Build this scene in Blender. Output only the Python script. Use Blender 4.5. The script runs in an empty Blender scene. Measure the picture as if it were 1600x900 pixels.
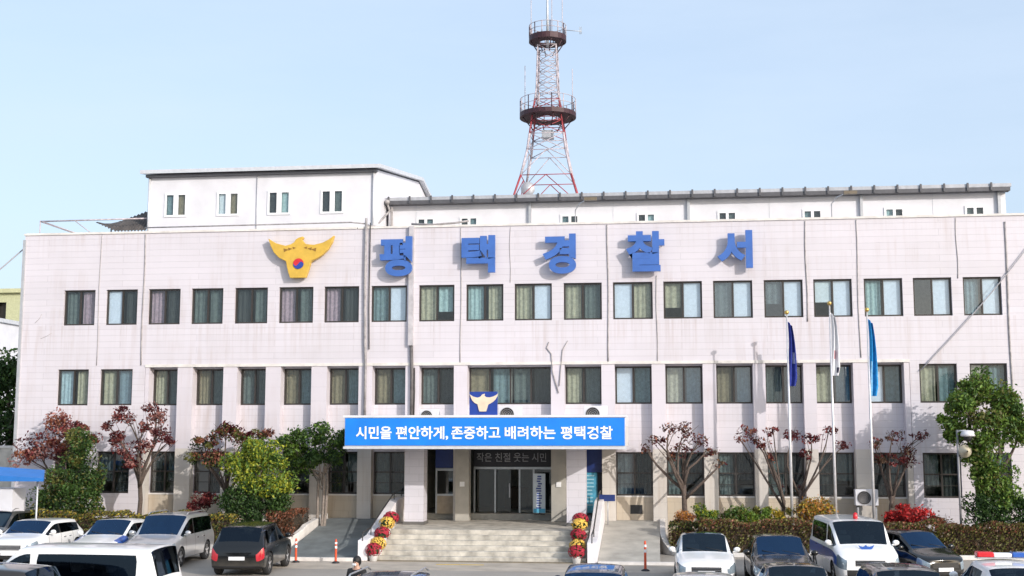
import bpy, bmesh, math, random
from mathutils import Vector, Matrix
R = math.radians
C = bpy.context.scene
COL = C.collection
random.seed(7)

# ------------------------------------------------------------------ camera, sky, sun, exposure
cam = bpy.data.cameras.new('camera'); cam.sensor_width = 36; cam.lens = 36*1900/1600; cam.clip_end = 3000
camo = bpy.data.objects.new('camera', cam); COL.objects.link(camo); C.camera = camo
camo.location = (0, -51, 4.55)
camo.rotation_euler = (R(90)+math.atan(230/1900), 0, math.atan(228/1900))
SUN = Vector((1.1, -1.0, 0.56)).normalized()
EL = math.asin(SUN.z); AZ = math.atan2(SUN.x, SUN.y)
w = bpy.data.worlds.new('World'); C.world = w; w.use_nodes = True
nt = w.node_tree; bg = nt.nodes['Background']
sky = nt.nodes.new('ShaderNodeTexSky'); sky.sky_type = 'NISHITA'; sky.sun_disc = False
sky.sun_elevation = EL; sky.sun_rotation = AZ; sky.air_density = 1.0; sky.dust_density = 3.5; sky.ozone_density = 1.2
tcs = nt.nodes.new('ShaderNodeTexCoord'); mps = nt.nodes.new('ShaderNodeMapping'); mps.inputs['Scale'].default_value = (1.5, 1.5, 7); nt.links.new(tcs.outputs['Generated'], mps.inputs[0])
ns = nt.nodes.new('ShaderNodeTexNoise'); ns.inputs['Scale'].default_value = 2.2; ns.inputs['Detail'].default_value = 7; ns.inputs['Roughness'].default_value = .6; nt.links.new(mps.outputs[0], ns.inputs['Vector'])
mr = nt.nodes.new('ShaderNodeMapRange'); mr.inputs[1].default_value = .35; mr.inputs[2].default_value = .75; mr.inputs[3].default_value = .56; mr.inputs[4].default_value = .72; nt.links.new(ns.outputs[0], mr.inputs[0])
mxs = nt.nodes.new('ShaderNodeMix'); mxs.data_type = 'RGBA'; nt.links.new(mr.outputs[0], mxs.inputs[0]); nt.links.new(sky.outputs[0], mxs.inputs[6]); mxs.inputs[7].default_value = (2.95, 3.52, 4.3, 1)
nt.links.new(mxs.outputs[2], bg.inputs[0]); bg.inputs[1].default_value = 0.15
sl = bpy.data.lights.new('sun', 'SUN'); sl.energy = 2.0; sl.angle = R(0.5); sl.color = (1.0, 0.95, 0.90)
so = bpy.data.objects.new('sun', sl); COL.objects.link(so); so.location = (20, -60, 40)
so.rotation_euler = (-SUN).to_track_quat('-Z', 'Y').to_euler()
C.view_settings.view_transform = 'Standard'; C.view_settings.look = 'None'
C.view_settings.exposure = 0.75; C.view_settings.gamma = 1; C.view_settings.use_curve_mapping = False

# ------------------------------------------------------------------ materials
MATS = {}
def nodes(name):
    m = bpy.data.materials.new(name); m.use_nodes = True
    t = m.node_tree; return m, t, t.nodes['Principled BSDF']
def ramp(t, fac, stops):
    r = t.nodes.new('ShaderNodeValToRGB'); e = r.color_ramp.elements
    while len(e) < len(stops): e.new(0.5)
    for k, (p, c) in enumerate(stops): e[k].position = p; e[k].color = (*c, 1) if len(c) == 3 else c
    t.links.new(fac, r.inputs[0]); return r.outputs[0]
def noise(t, vec, scale, detail=4, rough=.55):
    n = t.nodes.new('ShaderNodeTexNoise'); n.inputs['Scale'].default_value = scale
    n.inputs['Detail'].default_value = detail; n.inputs['Roughness'].default_value = rough
    if vec: t.links.new(vec, n.inputs['Vector'])
    return n.outputs[0]
def mapped(t, scale, loc=(0, 0, 0), src='Object', rot=(0, 0, 0)):
    c = t.nodes.new('ShaderNodeTexCoord'); m = t.nodes.new('ShaderNodeMapping')
    m.inputs['Scale'].default_value = scale; m.inputs['Location'].default_value = loc; m.inputs['Rotation'].default_value = rot
    t.links.new(c.outputs[src], m.inputs[0]); return m.outputs[0]
def mixc(t, fac, a, b, mode='MIX'):
    n = t.nodes.new('ShaderNodeMix'); n.data_type = 'RGBA'; n.blend_type = mode
    for s, v in ((0, fac), (6, a), (7, b)):
        if isinstance(v, (int, float)): n.inputs[s].default_value = v
        elif isinstance(v, tuple): n.inputs[s].default_value = (*v, 1)
        else: t.links.new(v, n.inputs[s])
    return n.outputs[2]
def M(name, col, rough=.6, metal=0, var=.12, vs=6., bump=0., coat=0., spec=.5):
    """plain material with a little procedural unevenness"""
    if name in MATS: return MATS[name]
    m, t, b = nodes(name)
    v = mapped(t, (1, 1, 1))
    f = noise(t, v, vs)
    lo = tuple(c*(1-var) for c in col); hi = tuple(min(1, c*(1+var)) for c in col)
    t.links.new(ramp(t, f, [(.3, lo), (.7, hi)]), b.inputs['Base Color'])
    b.inputs['Roughness'].default_value = rough; b.inputs['Metallic'].default_value = metal
    b.inputs['Coat Weight'].default_value = coat; b.inputs['Coat Roughness'].default_value = .04
    b.inputs['Specular IOR Level'].default_value = spec
    if bump:
        bp = t.nodes.new('ShaderNodeBump'); bp.inputs['Strength'].default_value = bump; bp.inputs['Distance'].default_value = .02
        t.links.new(noise(t, v, vs*6, 3), bp.inputs['Height']); t.links.new(bp.outputs[0], b.inputs['Normal'])
    MATS[name] = m; return m

def tile_wall(name, col, row=.27, width=1.1, stain=.6, mortar=.86, sills=False):
    m, t, b = nodes(name)
    v = mapped(t, (1, 1, 1), rot=(R(90), 0, 0))      # x,z plane into the brick texture's x,y
    br = t.nodes.new('ShaderNodeTexBrick'); t.links.new(v, br.inputs[0])
    br.inputs['Scale'].default_value = 1; br.inputs['Brick Width'].default_value = width; br.inputs['Row Height'].default_value = row
    br.inputs['Mortar Size'].default_value = .014; br.inputs['Mortar Smooth'].default_value = .4
    br.inputs['Color1'].default_value = (*col, 1); br.inputs['Color2'].default_value = (*[c*.955 for c in col], 1)
    br.inputs['Mortar'].default_value = (*[c*mortar for c in col], 1)
    br.offset = .5
    # run-off streaks: noise stretched in z, masked by a broad blotch
    st = noise(t, mapped(t, (2.6, 2.6, .16)), 1.4, 6, .65)
    bl = noise(t, mapped(t, (.16, .16, .3), (3, 1, 7)), 1.5, 3)
    f = ramp(t, st, [(.48, (0, 0, 0)), (.78, (1, 1, 1))]); g = ramp(t, bl, [(.42, (0, 0, 0)), (.66, (1, 1, 1))])
    mul = mixc(t, 1.0, f, g, 'MULTIPLY')
    sc = t.nodes.new('ShaderNodeMath'); sc.operation = 'MULTIPLY'; sc.inputs[1].default_value = stain
    t.links.new(mul, sc.inputs[0])
    c1 = mixc(t, sc.outputs[0], br.outputs[0], (col[0]*.70, col[1]*.60, col[2]*.52))
    if sills:      # rain streaks that start at the sills and at the coping
        sp = t.nodes.new('ShaderNodeSeparateXYZ'); t.links.new(mapped(t, (1, 1, 1)), sp.inputs[0])
        s2 = ramp(t, noise(t, mapped(t, (5.5, 5.5, .09), (9, 2, 4)), 1.2, 5, .7), [(.50, (0, 0, 0)), (.72, (1, 1, 1))])
        for za, zb_, amt in ((9.36, 7.7, .55), (13.4, 12.0, .32), (5.84, 4.3, .5)):
            g_ = t.nodes.new('ShaderNodeMapRange'); g_.inputs[1].default_value = zb_; g_.inputs[2].default_value = za; g_.inputs[3].default_value = 0; g_.inputs[4].default_value = amt
            t.links.new(sp.outputs[2], g_.inputs[0]); lt = t.nodes.new('ShaderNodeMath'); lt.operation = 'LESS_THAN'; lt.inputs[1].default_value = za; t.links.new(sp.outputs[2], lt.inputs[0])
            m1 = t.nodes.new('ShaderNodeMath'); m1.operation = 'MULTIPLY'; t.links.new(g_.outputs[0], m1.inputs[0]); t.links.new(lt.outputs[0], m1.inputs[1])
            m3 = t.nodes.new('ShaderNodeMath'); m3.operation = 'MULTIPLY'; t.links.new(m1.outputs[0], m3.inputs[0]); t.links.new(s2, m3.inputs[1])
            c1 = mixc(t, m3.outputs[0], c1, (col[0]*.72, col[1]*.64, col[2]*.58))
    big = noise(t, mapped(t, (.5, .5, .5)), 1.0, 5)
    c2 = mixc(t, 1.0, c1, ramp(t, big, [(.3, (.93, .93, .92)), (.7, (1, 1, 1))]), 'MULTIPLY')
    t.links.new(c2, b.inputs['Base Color']); b.inputs['Roughness'].default_value = .45
    bp = t.nodes.new('ShaderNodeBump'); bp.inputs['Strength'].default_value = .5; bp.inputs['Distance'].default_value = .006; bp.invert = True
    t.links.new(br.outputs[1], bp.inputs['Height']); t.links.new(bp.outputs[0], b.inputs['Normal'])
    MATS[name] = m; return m

WALL = tile_wall('pale_tile', (.64, .608, .655), .27, 7.0, .85, .84, True)
PLINTH = tile_wall('tan_stone', (.52, .45, .36), .45, 1.2, .9)
PIL = tile_wall('pilaster_tile', (.64, .60, .65), .6, 5.0, .6, .93)
PILB = tile_wall('beige_pilaster', (.60, .56, .52), .6, 5.0, .8, .9)
COLT = tile_wall('column_tile', (.62, .60, .655), .3, .8, .25, .86)
WHITEP = M('white_panel', (.66, .66, .70), .5, var=.07, vs=1.1)
CONC = M('concrete', (.50, .47, .42), .85, var=.22, vs=2.2, bump=.3)
STEP = M('step_stone', (.46, .43, .375), .75, var=.36, vs=2.6, bump=.35)
LIGHTC = M('light_concrete', (.66, .63, .60), .8, var=.14, vs=2.5, bump=.2)
PAVE = M('ramp_paving', (.40, .38, .34), .85, var=.2, vs=1.4, bump=.3)
GREY = M('grey_metal', (.45, .46, .48), .4, .3, .08)
LGREY = M('light_grey_metal', (.60, .61, .64), .4, .2, .08)
DARK = M('dark_metal', (.045, .042, .04), .45, .2)
BRONZE = M('dark_bronze_frame', (.055, .048, .044), .4, .4)
PIPEG = M('weathered_pipe', (.33, .31, .31), .6, .1, .3, 5)
BLACKP = M('black_plastic', (.018, .018, .02), .5)
INT = M('interior_plaster', (.30, .30, .28), .9)
SIGNB = M('sign_blue', (.005, .20, .72), .45, var=.10, vs=1.0)
SIGNN = M('navy_panel', (.010, .028, .14), .4, var=.1)
LETB = M('letter_blue', (.045, .13, .42), .4, var=.12, vs=2)
WHITE = M('white_paint', (.82, .82, .82), .5, var=.03)
GOLD = M('emblem_yellow', (.60, .38, .055), .45, var=.12, vs=3)
EAGLEW = M('emblem_cream', (.72, .60, .46), .5, var=.12, vs=3)
RED = M('red_paint', (.55, .02, .03), .4)
BLUE = M('blue_paint', (.02, .05, .30), .4)
MAROON = M('maroon_steel', (.045, .014, .02), .55, .1, .3)
TRED = M('tower_red', (.30, .045, .055), .55, 0, .25)
TWHITE = M('tower_white', (.46, .41, .44), .55, 0, .3)
ORANGE = M('post_orange', (.62, .085, .03), .5)
YELLOW = M('line_yellow', (.62, .42, .06), .8, var=.25, vs=8)

def glass_mat(name, tint, spec=(1, 1, 1), ior=1.5):
    m, t, b = nodes(name); t.nodes.remove(b)
    out = t.nodes['Material Output']
    tr = t.nodes.new('ShaderNodeBsdfTransparent'); tr.inputs[0].default_value = (*tint, 1)
    gl = t.nodes.new('ShaderNodeBsdfGlossy'); gl.inputs['Roughness'].default_value = .02; gl.inputs[0].default_value = (*spec, 1)
    f0 = ((ior-1)/(ior+1))**2                       # Schlick, the same from both sides of the pane
    lw = t.nodes.new('ShaderNodeLayerWeight'); lw.inputs[0].default_value = .5
    pw = t.nodes.new('ShaderNodeMath'); pw.operation = 'POWER'; pw.inputs[1].default_value = 5; t.links.new(lw.outputs['Facing'], pw.inputs[0])
    fr = t.nodes.new('ShaderNodeMath'); fr.operation = 'MULTIPLY_ADD'; fr.inputs[1].default_value = 1-f0; fr.inputs[2].default_value = f0; t.links.new(pw.outputs[0], fr.inputs[0])
    bp = t.nodes.new('ShaderNodeBump'); bp.inputs['Strength'].default_value = .05; bp.inputs['Distance'].default_value = .02
    t.links.new(noise(t, mapped(t, (1, 1, 1)), 1.3, 2), bp.inputs['Height'])
    t.links.new(bp.outputs[0], gl.inputs['Normal'])
    mx = t.nodes.new('ShaderNodeMixShader'); t.links.new(fr.outputs[0], mx.inputs[0])
    t.links.new(tr.outputs[0], mx.inputs[1]); t.links.new(gl.outputs[0], mx.inputs[2]); t.links.new(mx.outputs[0], out.inputs[0])
    MATS[name] = m; return m
GLASS = glass_mat('window_glass', (.88, .92, .92), ior=1.5)
GLASSR = glass_mat('reflective_window_glass', (.90, .94, .96), ior=1.8)
GLASSD = glass_mat('door_glass', (.42, .50, .50), ior=1.7)

def cloth(name, col, var=.2):
    return M(name, col, .9, var=var, vs=9, spec=.1)
CURT = dict(g=cloth('green_grey_curtain', (.13, .155, .155)), b=cloth('beige_curtain', (.42, .39, .30)), p=cloth('mauve_curtain', (.40, .29, .35)),
            w=cloth('white_blind', (.66, .70, .76), .08), t=cloth('teal_curtain', (.19, .26, .285)), k=cloth('charcoal_curtain', (.055, .06, .062)),
            s=cloth('pale_green_curtain', (.38, .50, .52)), n=cloth('brown_curtain', (.26, .215, .15)))

def leafm(name, col, var=.35):
    m, t, b = nodes(name); t.nodes.remove(b); out = t.nodes['Material Output']
    g = t.nodes.new('ShaderNodeNewGeometry')
    lo = tuple(c*(1-var) for c in col); hi = tuple(c*(1+var) for c in col)
    c = ramp(t, g.outputs['Random Per Island'], [(0, lo), (1, hi)])
    d = t.nodes.new('ShaderNodeBsdfDiffuse'); tl = t.nodes.new('ShaderNodeBsdfTranslucent'); t.links.new(c, d.inputs[0]); t.links.new(c, tl.inputs[0])
    gl = t.nodes.new('ShaderNodeBsdfGlossy'); gl.inputs['Roughness'].default_value = .45; gl.inputs[0].default_value = (.5, .5, .5, 1)
    mx = t.nodes.new('ShaderNodeMixShader'); mx.inputs[0].default_value = .3
    t.links.new(d.outputs[0], mx.inputs[1]); t.links.new(tl.outputs[0], mx.inputs[2])
    m2 = t.nodes.new('ShaderNodeMixShader'); m2.inputs[0].default_value = .035
    t.links.new(mx.outputs[0], m2.inputs[1]); t.links.new(gl.outputs[0], m2.inputs[2]); t.links.new(m2.outputs[0], out.inputs[0])
    MATS[name] = m; return m
LG1 = leafm('leaf_dark_green', (.030, .062, .020)); LG2 = leafm('leaf_mid_green', (.065, .125, .03)); LG3 = leafm('leaf_bright_green', (.14, .23, .04))
LY = leafm('leaf_yellow_green', (.36, .38, .04)); LYY = leafm('leaf_yellow', (.48, .36, .05)); LOL = leafm('leaf_olive', (.15, .15, .04))
LR1 = leafm('leaf_dark_red', (.085, .018, .022)); LR2 = leafm('leaf_red', (.20, .040, .038)); LR3 = leafm('leaf_rust', (.27, .105, .06)); LR4 = leafm('leaf_brick_pink', (.33, .15, .13))
LBR = leafm('leaf_brown', (.105, .062, .038)); LOR = leafm('leaf_orange', (.46, .21, .05)); LSC = leafm('leaf_scarlet', (.50, .035, .035))
BARK = M('bark', (.10, .075, .062), .9, var=.35, vs=14, bump=.6)
BARKP = M('pale_bark', (.26, .22, .19), .9, var=.3, vs=14, bump=.6)
SOILM = M('soil_litter', (.16, .11, .06), .95, var=.5, vs=7, bump=.6)

# ------------------------------------------------------------------ mesh helper
ORG = {}
class MB:
    def __init__(s): s.v = []; s.f = []; s.m = []; s.sm = []
    def add(s, vs, fs, mi=0, smooth=False):
        o = len(s.v); s.v += [tuple(p) for p in vs]
        for f in fs: s.f.append([i+o for i in f]); s.m.append(mi); s.sm.append(smooth)
        return s
    def quad(s, a, b, c, d, mi=0): return s.add([a, b, c, d], [(0, 1, 2, 3)], mi)
    def box(s, x0, x1, y0, y1, z0, z1, mi=0):
        return s.add([(x0, y0, z0), (x1, y0, z0), (x1, y1, z0), (x0, y1, z0), (x0, y0, z1), (x1, y0, z1), (x1, y1, z1), (x0, y1, z1)],
                     [(3, 2, 1, 0), (4, 5, 6, 7), (0, 1, 5, 4), (1, 2, 6, 5), (2, 3, 7, 6), (3, 0, 4, 7)], mi)
    def tube(s, pts, r, n=8, mi=0, smooth=True, caps=True):
        pts = [Vector(p) for p in pts]; rs = r if isinstance(r, (list, tuple)) else [r]*len(pts)
        vs = []; up = Vector((0, 0, 1)); prev = None
        for k, p in enumerate(pts):
            d = (pts[min(k+1, len(pts)-1)]-pts[max(k-1, 0)]).normalized()
            a = prev if prev is not None else (up if abs(d.z) < .95 else Vector((1, 0, 0)))
            a = (a-d*a.dot(d)); a = a.normalized() if a.length > 1e-5 else d.orthogonal().normalized()
            prev = a; b = d.cross(a)
            for j in range(n):
                t = 2*math.pi*j/n; vs.append(p+(a*math.cos(t)+b*math.sin(t))*rs[k])
        fs = []
        for k in range(len(pts)-1):
            for j in range(n): fs.append((k*n+j, k*n+(j+1) % n, (k+1)*n+(j+1) % n, (k+1)*n+j))
        s.add(vs, fs, mi, smooth)
        if caps:
            o = len(s.v)-len(vs)
            s.f.append([o+j for j in range(n)][::-1]); s.m.append(mi); s.sm.append(False)
            s.f.append([o+(len(pts)-1)*n+j for j in range(n)]); s.m.append(mi); s.sm.append(False)
        return s
    def prism(s, pts, y0, y1, mi=0):
        """polygon given in (x, z), extruded along y from y0 (front) to y1"""
        n = len(pts); vs = [(x, y0, z) for x, z in pts]+[(x, y1, z) for x, z in pts]
        area = sum(pts[i][0]*pts[(i+1) % n][1]-pts[(i+1) % n][0]*pts[i][1] for i in range(n))
        idx = list(range(n)) if area > 0 else list(range(n))[::-1]
        fs = [idx, [i+n for i in idx[::-1]]]
        for k in range(n): a, b = idx[k], idx[(k+1) % n]; fs.append((b, a, a+n, b+n))
        return s.add(vs, fs, mi)
    def prismz(s, pts, z0, z1, mi=0):
        n = len(pts); area = sum(pts[i][0]*pts[(i+1) % n][1]-pts[(i+1) % n][0]*pts[i][1] for i in range(n))
        if area < 0: pts = pts[::-1]
        vs = [(x, y, z0) for x, y in pts]+[(x, y, z1) for x, y in pts]
        fs = [list(range(n))[::-1], [i+n for i in range(n)]]
        for k in range(n): fs.append((k, (k+1) % n, (k+1) % n+n, k+n))
        return s.add(vs, fs, mi)
    def lathe(s, prof, c=(0, 0, 0), n=16, mi=0, axis='z', smooth=True):
        vs = []
        for r, h in prof:
            for j in range(n):
                t = 2*math.pi*j/n; a, b = r*math.cos(t), r*math.sin(t)
                p = (a, b, h) if axis == 'z' else ((a, h, b) if axis == 'y' else (h, a, b))
                vs.append((c[0]+p[0], c[1]+p[1], c[2]+p[2]))
        fs = [(k*n+j, k*n+(j+1) % n, (k+1)*n+(j+1) % n, (k+1)*n+j) for k in range(len(prof)-1) for j in range(n)]
        return s.add(vs, fs, mi, smooth)
    def ball(s, c, r, n=8, mi=0, sx=1, sy=1, sz=1):
        prof = [(max(1e-4, math.sin(math.pi*k/n)), -math.cos(math.pi*k/n)) for k in range(n+1)]
        o = len(s.v); s.lathe(prof, (0, 0, 0), n*2, mi)
        for k in range(o, len(s.v)):
            x, y, z = s.v[k]; s.v[k] = (c[0]+x*r*sx, c[1]+y*r*sy, c[2]+z*r*sz)
        return s
    def build(s, name, mats, parent=None, loc=None, bevel=0, origin=None):
        if not isinstance(mats, (list, tuple)): mats = [mats]
        o = ORG.get(parent.name, Vector()) if parent else Vector(origin or (0, 0, 0))
        me = bpy.data.meshes.new(name)
        me.from_pydata([(p[0]-o.x, p[1]-o.y, p[2]-o.z) for p in s.v], [], s.f)
        for m in mats: me.materials.append(m)
        me.polygons.foreach_set('material_index', s.m); me.polygons.foreach_set('use_smooth', s.sm); me.update()
        if s.fixn:
            bm = bmesh.new(); bm.from_mesh(me); bmesh.ops.recalc_face_normals(bm, faces=bm.faces); bm.to_mesh(me); bm.free()
        ob = bpy.data.objects.new(name, me); COL.objects.link(ob)
        if parent: ob.parent = parent
        elif origin: ob.location = origin
        if loc: ob.location = loc
        ORG[ob.name] = o
        if bevel:
            b = ob.modifiers.new('bevel', 'BEVEL'); b.width = bevel; b.segments = 2; b.limit_method = 'ANGLE'; b.angle_limit = R(40)
        return ob
    fixn = False

def thing(name, label, cat, loc=(0, 0, 0), group=None, rz=0):
    o = bpy.data.objects.new(name, None); o.empty_display_size = .3; COL.objects.link(o); o.location = loc; o.rotation_euler = (0, 0, rz)
    ORG[o.name] = Vector(loc); return tag(o, label, cat, group)
def local(name, label, cat, loc, group=None, rz=0):
    o = thing(name, label, cat, loc, group, rz); ORG[o.name] = Vector(); return o
def tag(o, label, cat, group=None):
    o['label'] = label; o['category'] = cat
    if group: o['group'] = group
    return o
def struct(o): o['kind'] = 'structure'; return o

# ------------------------------------------------------------------ ground
def ground_mat():
    m, t, b = nodes('lot_surface')
    v = mapped(t, (1, 1, 1))
    a = noise(t, v, .35, 6, .6); f = noise(t, v, 30, 3)
    c = mixc(t, .35, ramp(t, a, [(.3, (.29, .26, .225)), (.7, (.43, .385, .335))]), ramp(t, f, [(.3, (.2, .19, .175)), (.7, (.42, .395, .36))]))
    t.links.new(c, b.inputs['Base Color']); b.inputs['Roughness'].default_value = .9
    bp = t.nodes.new('ShaderNodeBump'); bp.inputs['Strength'].default_value = .3; bp.inputs['Distance'].default_value = .01
    t.links.new(f, bp.inputs['Height']); t.links.new(bp.outputs[0], b.inputs['Normal']); return m
struct(MB().quad((-900, -500, 0), (900, -500, 0), (900, 1500, 0), (-900, 1500, 0)).build('ground', ground_mat()))
# paved strip in front of the steps and its worn yellow line
struct(MB().quad((-13.4, -9.6, .004), (0.6, -9.6, .004), (.6, -6.75, .004), (-13.4, -6.75, .004)).build('pavement', M('tan_paving', (.44, .385, .32), .85, var=.2, vs=1.3, bump=.2)))
struct(MB().box(-7.9, -6.2, -7.75, -7.6, .005, .009).build('road_marking', YELLOW))

# ------------------------------------------------------------------ police station
BX0, BX1 = -28.15, 16.0; ZT = 13.45
PS = thing('police_station', 'long three storey white tiled police station with rows of dark sliding windows', 'building', (-6, 5, 0))
L3 = [-26.19, -24.22, -22.26, -20.29, -18.32, -16.33, -14.31, -12.23, -10.14, -8.09, -6.01, -3.92, -1.84, 0.27, 2.33, 4.41, 6.42, 8.45, 10.41, 12.38]
R3 = [-24.73, -22.77, -20.8, -18.85, -16.84, -14.8, -12.77, -10.67, -8.6, -6.49, -4.42, -2.31, -0.18, 1.87, 3.94, 5.99, 7.97, 9.99, 11.93, 13.88]
L2 = [-26.32, -24.35, -22.11, -20.13, -18.12, -16.17, -14.13, -12.14, -10.1, -8.02, -3.9, -1.8, 0.3, 2.39, 4.39, 6.43, 8.5, 10.52, 12.50]
R2 = [-24.89, -22.87, -20.82, -18.75, -16.85, -14.82, -12.74, -10.7, -8.61, -4.48, -2.36, -0.27, 1.83, 3.88, 5.91, 7.9, 9.92, 12.0, 13.95]
Z3 = (9.38, 10.95); Z2 = (5.85, 7.43); Z1 = (2.05, 3.85); LEDGE = 7.53
RX0, RX1 = -22.3, 10.15; RY = .42                     # recessed strip of the two lower storeys

def sheet(mb, x0, x1, z0, z1, ops, y, d, mi=0):
    """front wall sheet at y with openings (x0,x1,z0,z1) and their reveals of depth d"""
    xs = sorted({x0, x1, *[o[0] for o in ops], *[o[1] for o in ops]}); zs = sorted({z0, z1, *[o[2] for o in ops], *[o[3] for o in ops]})
    for i in range(len(xs)-1):
        for k in range(len(zs)-1):
            cx, cz = (xs[i]+xs[i+1])/2, (zs[k]+zs[k+1])/2
            if any(a < cx < b and c < cz < e for a, b, c, e in ops): continue
            mb.quad((xs[i], y, zs[k]), (xs[i+1], y, zs[k]), (xs[i+1], y, zs[k+1]), (xs[i], y, zs[k+1]), mi)
    for a, b, c, e in ops:
        mb.quad((a, y, c), (b, y, c), (b, y+d, c), (a, y+d, c), mi); mb.quad((a, y, e), (a, y+d, e), (b, y+d, e), (b, y, e), mi)
        mb.quad((a, y, c), (a, y+d, c), (a, y+d, e), (a, y, e), mi); mb.quad((b, y, c), (b, y, e), (b, y+d, e), (b, y+d, c), mi)
W = MB(); D = .28
sheet(W, BX0, BX1, LEDGE, ZT, [(a, b, *Z3) for a, b in zip(L3, R3)], 0, D)
ends_l = [(L2[0], R2[0], *Z2), (L2[1], R2[1], *Z2), (L2[0], R2[0], *Z1), (L2[1], R2[1], *Z1)]
ends_r = [(L2[17], R2[17], *Z2), (L2[18], R2[18], *Z2), (L2[17], R2[17], *Z1), (L2[18], R2[18], *Z1)]
sheet(W, BX0, RX0, 0, LEDGE, ends_l, 0, D); sheet(W, RX1, BX1, 0, LEDGE, ends_r, 0, D)
mid = list(zip(L2, R2))[2:17]
ENT = (-10.1, -2.36)                                     # entrance bays stay open on the ground floor
ops = [(a, b, *Z2) for a, b in mid]+[(a, b, *Z1) for a, b in mid if not (ENT[0]-.1 < a < ENT[1])]+[(ENT[0], ENT[1], .2, 3.95)]
sheet(W, RX0, RX1, 0, LEDGE, ops, RY, D)
W.quad((RX0, 0, LEDGE), (RX0, RY, LEDGE), (RX1, RY, LEDGE), (RX1, 0, LEDGE))          # soffit of the recess
W.quad((RX0, 0, 0), (RX0, RY, 0), (RX0, RY, LEDGE), (RX0, 0, LEDGE)); W.quad((RX1, 0, 0), (RX1, 0, LEDGE), (RX1, RY, LEDGE), (RX1, RY, 0))
W.quad((BX0, 0, 0), (BX0, 0, ZT), (BX0, 14, ZT), (BX0, 14, 0)); W.quad((BX1, 0, 0), (BX1, 14, 0), (BX1, 14, ZT), (BX1, 0, ZT))
W.quad((BX0, 14, 0), (BX0, 14, ZT), (BX1, 14, ZT), (BX1, 14, 0))
W.build('wall', WALL, PS)
K = MB()                                                 # interior shell: slabs, cross walls, back corridor wall
for z in (1.0, 4.75, 8.2, 12.55): K.box(BX0+.05, BX1-.05, RY+D+.02, 13.9, z, z+.25)
K.box(BX0+.05, BX1-.05, 6.0, 6.1, .1, 12.5)
for x in [(R3[k]+L3[k+1])/2 for k in (1, 6, 9, 12, 15)]:
    for a, b in ((5.05, 8.15), (8.5, 12.5)): K.box(x-.05, x+.05, RY+D+.05, 5.95, a, b)
for x in (-10.4, -2.1): K.box(x-.05, x+.05, RY+D+.05, 5.95, 1.26, 4.7)
K.build('interior', INT, PS)
cp = MB()
for a, b in ((BX0-.04, -12.9), (-12.86, BX1+.04)): cp.box(a, b, -.05, .26, ZT, ZT+.09)
cp.box(BX0-.04, BX0+.22, .27, 14, ZT, ZT+.09)
cp.build('coping', LIGHTC, PS)
MB().box(BX0+.05, BX1-.05, .3, 13.9, 12.82, 12.9).build('roof', CONC, PS)
# ledge strip and plinth
MB().box(RX0+.003, RX1-.003, -.03, .05, LEDGE-.03, LEDGE+.09).build('ledge', LIGHTC, PS)
pl = MB()
edges = [(RX0+.01, L2[2])]+[(R2[k], L2[k+1]) for k in range(2, 16)]+[(R2[16], RX1-.01)]
for k, (a, b) in enumerate(edges):
    z0 = 0.02
    po_ = MB().box(a+.004, b-.004, 0.004, RY-.003, 3.98, LEDGE-.033).build('pilaster', PIL, PS)
    MB().box(a+.001, b-.001, 0.001, RY-.003, z0, 3.978).build('pilaster_base', PILB, po_)
for k in range(2, 17):
    if ENT[0]-.1 < L2[k] < ENT[1]: continue
    MB().box(L2[k]+.01, R2[k]-.01, RY-.05, RY-.004, .3, Z1[0]-.06).build('plinth_panel', PLINTH, PS)
    MB().box(L2[k]-.0, R2[k]+.0, RY-.07, RY+.10, Z1[0]-.055, Z1[0]+.005).build('sill', LIGHTC, PS)
MB().box(-1.22, -.72, RY-.075, RY-.055, 1.32, 1.68).build('vent', BLACKP, PS)

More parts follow.
